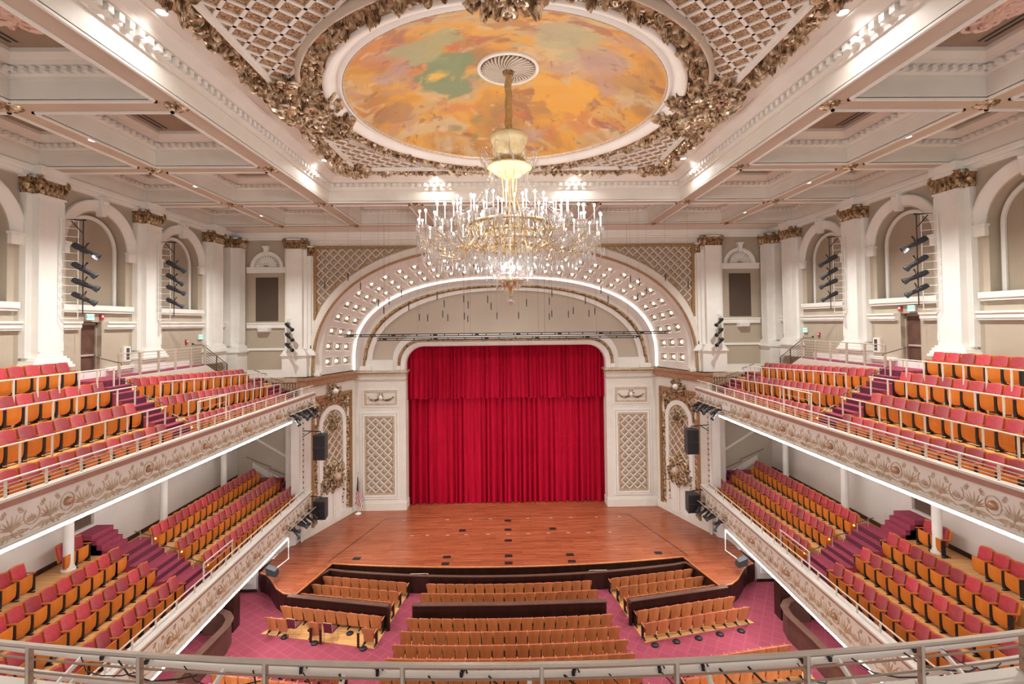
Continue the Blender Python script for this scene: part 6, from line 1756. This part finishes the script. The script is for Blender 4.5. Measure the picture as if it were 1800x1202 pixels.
tag(MB().box(12.0, 12.02, 26.0, 26.9, 9.75, 10.0).build('blank_sign', 'whiteplastic', None), 'small pale rectangular sign at the right gallery front beside the stage lamps', 'sign')

# lighting battens above the stage front
for x0, x1, z, y, w in ((-10.0, 10.1, 13.98, 30.0, 'upper and longer'), (-7.95, 8.1, 13.74, 29.9, 'lower and shorter')):
    t = thing('lighting_batten', f"thin black ladder batten hanging before the arch, {w} one", 'batten', (0, y, z), 0, 'black battens')
    a = MB()
    for d in (-.06, .06): a.tube([(x0, y, z + d), (x1, y, z + d)], .03, 5)
    a.build('chords', 'black', t)
    a = MB(); n = 24 if w[0] == 'u' else 16
    for k in range(n): 
        x = x0 + .2 + (x1 - x0 - .4) * k / (n - 1); a.box(x - .03, x + .03, y - .02, y + .02, z - .05, z + .05)
        if k % 3 == 0: a.box(x + .15, x + .4, y - .03, y + .03, z - .055, z + .055)
    a.build('spacers', 'black', t)
    for x in (x0 + 2.5, -2.6, -2.2, 2.4, 2.0, x1 - 2.5): MB().tube([(x, y, z + .05), (x, y, 20.78)], .006, 4).build('suspension_wire', 'bronze', t)
# hanging microphones
mics = [(-6.6, 16.3), (-5.9, 16.8), (-7.2, 16.2), (-6.9, 15.7), (-5.5, 15.9), (-3.9, 16.6), (-3.5, 16.1), (-2.4, 16.4), (-2.15, 16.0), (-1.05, 16.35), (-.85, 15.9), (-5.2, 15.25), (-4.7, 15.2), (-3.8, 15.45),
        (-3.5, 15.2), (-2.5, 15.3), (-2.3, 15.1), (-.55, 15.3), (.75, 15.3), (1.15, 16.1), (2.45, 16.2), (2.6, 16.7), (2.6, 15.2), (2.75, 15.4), (3.75, 15.35), (4.05, 15.6), (5.0, 15.4), (5.35, 15.55), (4.5, 16.2), (5.8, 16.3), (5.4, 16.9),
        (7.1, 17.6), (7.6, 17.4), (8.0, 16.8), (7.5, 16.4), (-8.9, 17.9), (-8.2, 17.3), (9.1, 17.7), (-10.2, 17.4), (10.4, 17.2)]
mp_ = None
for k, (x, z) in enumerate(mics):
    y = 27.6 if z < 15.7 else 26.0
    side = 'left' if x < 0 else 'right'
    z = 14.65 + (z - 14.65) * .82 + .12
    if mp_ is None:
        mp_ = thing('hanging_microphone', '', 'microphone', (x * .95, y, z), 0, 'thin black microphones hanging before the arch')
        a = MB(); a.tube([(0, 0, 0), (0, 0, -.1), (0, 0, -.42)], [.012, .028, .022], 6); a.build('capsule', 'black', mp_, False, False)
        a = MB(); a.tube([(0, 0, 0), (0, 0, 1)], .0035, 3); wr = a.build('wire', 'bronze', mp_, False, False)
        o = mp_
    else: o = dup(mp_, (x * .95, y, z), 0)
    for c_ in o.children:
        if c_.name.startswith('wire'): c_.scale = (1, 1, 21.94 - z)
    rank = sorted(mics).index(mics[k])
    o['label'] = f"thin black hanging microphone, {ORD[rank] if rank < 20 else ORD[len(mics) - 1 - rank]} from the {'left' if rank < 20 else 'right'} before the arch"
# flag
t = thing('flag', 'American flag hanging limp on a pole with white base at the left of the stage', 'flag', (-10.75, 35.3, 1.05))
a = MB(); a.lathe([(.22, 0), (.22, .05), (.08, .1), (.03, .16)], (-10.75, 35.3, 1.05), 16); a.build('base', 'whiteplastic', t, True)
a = MB(); a.tube([(-10.75, 35.3, 1.1), (-10.75, 35.3, 3.95)], .018, 6); a.ball((-10.75, 35.3, 4.0), .04, 8, 5); a.build('pole', 'goldpale', t)
for mi_, nm in ((0, 'flagred'), (1, 'flagwhite'), (2, 'flagblue')):
    q = MB()
    for j in range(11):
        for i in range(12):
            u0, u1 = j / 11, (j + 1) / 11; v0, v1 = i / 12, (i + 1) / 12
            m_ = 2 if (v0 >= .5 and j < 6) else ((i + j) % 2)
            if m_ != mi_: continue
            def fp_(u, v):
                zz = 1.75 + 2.05 * v - .25 * u
                wdt = .10 + .17 * (1 - v)
                return (-10.75 + wdt * (u * 2 - .8) * (1 - .4 * v), 35.3 + .05 * sin(u * 14 + v * 2) - .04, zz)
            q.add([fp_(u0, v0), fp_(u1, v0), fp_(u1, v1), fp_(u0, v1)], [(0, 1, 2, 3)])
    q.build(('red_stripes', 'white_stripes', 'blue_canton')[mi_], nm, t)

# ================================================================== FRONT RAIL OF THE VIEWER'S OWN GALLERY
def ry(x): return 5.68 + .012 * (x - .7) ** 2
xs = [-8.4 + 16.8 * k / 28 for k in range(29)]
t = thing('front_gallery_railing', 'champagne metal railing curving across the bottom of the view', 'railing', (0, 5.7, 10.2))
a = MB()
a.grid([[(x, ry(x) + dy, 10.7 + dz) for x in xs] for dy, dz in ((-.025, -.02), (-.025, .015), (.025, .015), (.025, -.02), (-.025, -.02))]); a.build('top_rail', 'steel', t)
a = MB(); a.grid([[(x, ry(x) + dy, 10.7 + dz) for x in xs] for dy, dz in ((-.02, -.02), (-.02, -.04), (.02, -.04), (.02, -.02))]); a.build('rail_shade_underside', 'rail_under', t)  # brown strip stands in for the shade under the rail
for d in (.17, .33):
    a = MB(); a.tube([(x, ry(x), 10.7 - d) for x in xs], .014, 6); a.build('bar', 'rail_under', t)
for px in (-150, 60, 251, 465, 700, 940, 1175, 1404, 1607, 1793, 1950):
    x = (px - 888) / 850 * 5.9
    x = (px - 888) / 850 * ry(x) - .1
    a = MB(); a.box(x - .02, x + .02, ry(x) - .03, ry(x) + .04, 10.2, 10.68); a.box(x - .05, x + .05, ry(x) - .16, ry(x) + .05, 10.2, 10.22); a.build('post', 'steel', t)
    a = MB(); a.box(x - .022, x - .018, ry(x) - .03, ry(x) + .04, 10.2, 10.66); a.box(x + .018, x + .022, ry(x) - .03, ry(x) + .04, 10.2, 10.66); a.build('post_shade_edge', 'rail_under', t)  # brown slips paint the shaded sides of the post
t = thing('front_gallery_parapet', 'cream parapet ledge below the curving front railing', 'parapet', (0, 5.8, 10.1))
a = MB(); a.grid([[(x, ry(x) + dy, z) for x in xs] for dy, z in ((-.2, 9.4), (-.2, 10.08), (-.26, 10.1), (-.26, 10.2), (.10, 10.2), (.12, 10.1), (.06, 10.06), (.06, 9.2))]); a.build('ledge', 'cream', t)
a = MB(); a.grid([[(x, 3.0, 9.5) for x in xs], [(x, ry(x) - .2, 9.5) for x in xs]]); struct('floor_front_gallery', a, ['carpet_riser'])
for k, (dy, z, w) in enumerate(((.92, 9.93, 'upper'), (.80, 9.70, 'lower'))):
    t = thing('lighting_pipe', f"thick white lamp pipe just beyond the front railing, {w} of the two", 'pipe', (0, 5.8 + dy, z), 0, 'white lamp pipes')
    a = MB(); a.tube([(x, ry(x) + dy, z) for x in xs], .048, 10); a.build('pipe', 'white', t, True)
    a = MB()
    for x in (-6.3, -4.1, -2.4, .1, 2.5, 4.4, 6.0): a.tube([(x, ry(x) + .05, z - .25), (x + .05, ry(x) + dy, z)], .035, 8)
    a.build('support_arms', 'white', t)
rr = random.Random(12); cp = None
for k, x in enumerate((-5.9, -5.2, -2.95, -1.9, -.75, .75, 1.9, 2.5, 3.9, 4.3, 5.6)):
    lab = f"small black clamp gripping the white lamp pipe, {ORD[k]} from the left"
    if cp is None:
        cp = thing('pipe_clamp', lab, 'clamp', (x, ry(x) + .9, 9.95), 0, 'black clamps on the lamp pipe')
        a = MB(); a.tube([(-.02, -.02, .04), (.04, 0, .09), (.07, 0, .03)], .012, 5); a.box(-.02, .02, -.05, .05, -.01, .05); a.build('jaw', 'black', cp, False, False)
        a = MB(); a.tube([(0, 0, .05), (-.06, -.02, .1)], .012, 5); a.build('lever', 'black', cp, False, False)
    else: dup(cp, (x, ry(x) + .9, 9.95), rr.uniform(-.5, .5), lab)
for k, x in enumerate((-6.2, -5.6, -4.6, -3.6, -2.9, -2.4, -1.2, -.4, .6, 1.2, 1.9, 2.7, 3.1, 3.8, 4.6, 5.4, 6.0)):
    a = MB(); y = ry(x) + .85; L = rr.uniform(.4, 1.1)
    a.tube([(x, y - .02, 9.98), (x + L * .2, y - .12, 9.85), (x + L * .5, y - .15, 9.78 + rr.uniform(-.03, .05)), (x + L * .8, y - .1, 9.76), (x + L, y, 9.74)], rr.choice((.008, .012, .016)), 5)
    tag(a.build('cable', 'black', None), f"black cable looped over the white lamp pipes, {ORD[k]} from the left", 'cable', 'loose cables on the lamp pipes')
for k, (x, w) in enumerate(((-4.45, 'left'), (-.2, 'middle'), (3.2, 'right'))):
    t = thing('pipe_lamp', f"small white and silver lamp body hanging below the lamp pipes, {w} one", 'lamp', (x, ry(x) + .75, 9.5), 0, 'white lamps below the pipes')
    a = MB(); a.box(x - .22, x + .22, ry(x) + .65, ry(x) + .9, 9.5, 9.62); a.build('body', 'whiteplastic', t)
    a = MB(); a.ball((x - .1, ry(x) + .62, 9.6), .03, 8, 5); a.build('lens', 'softbulb', t)
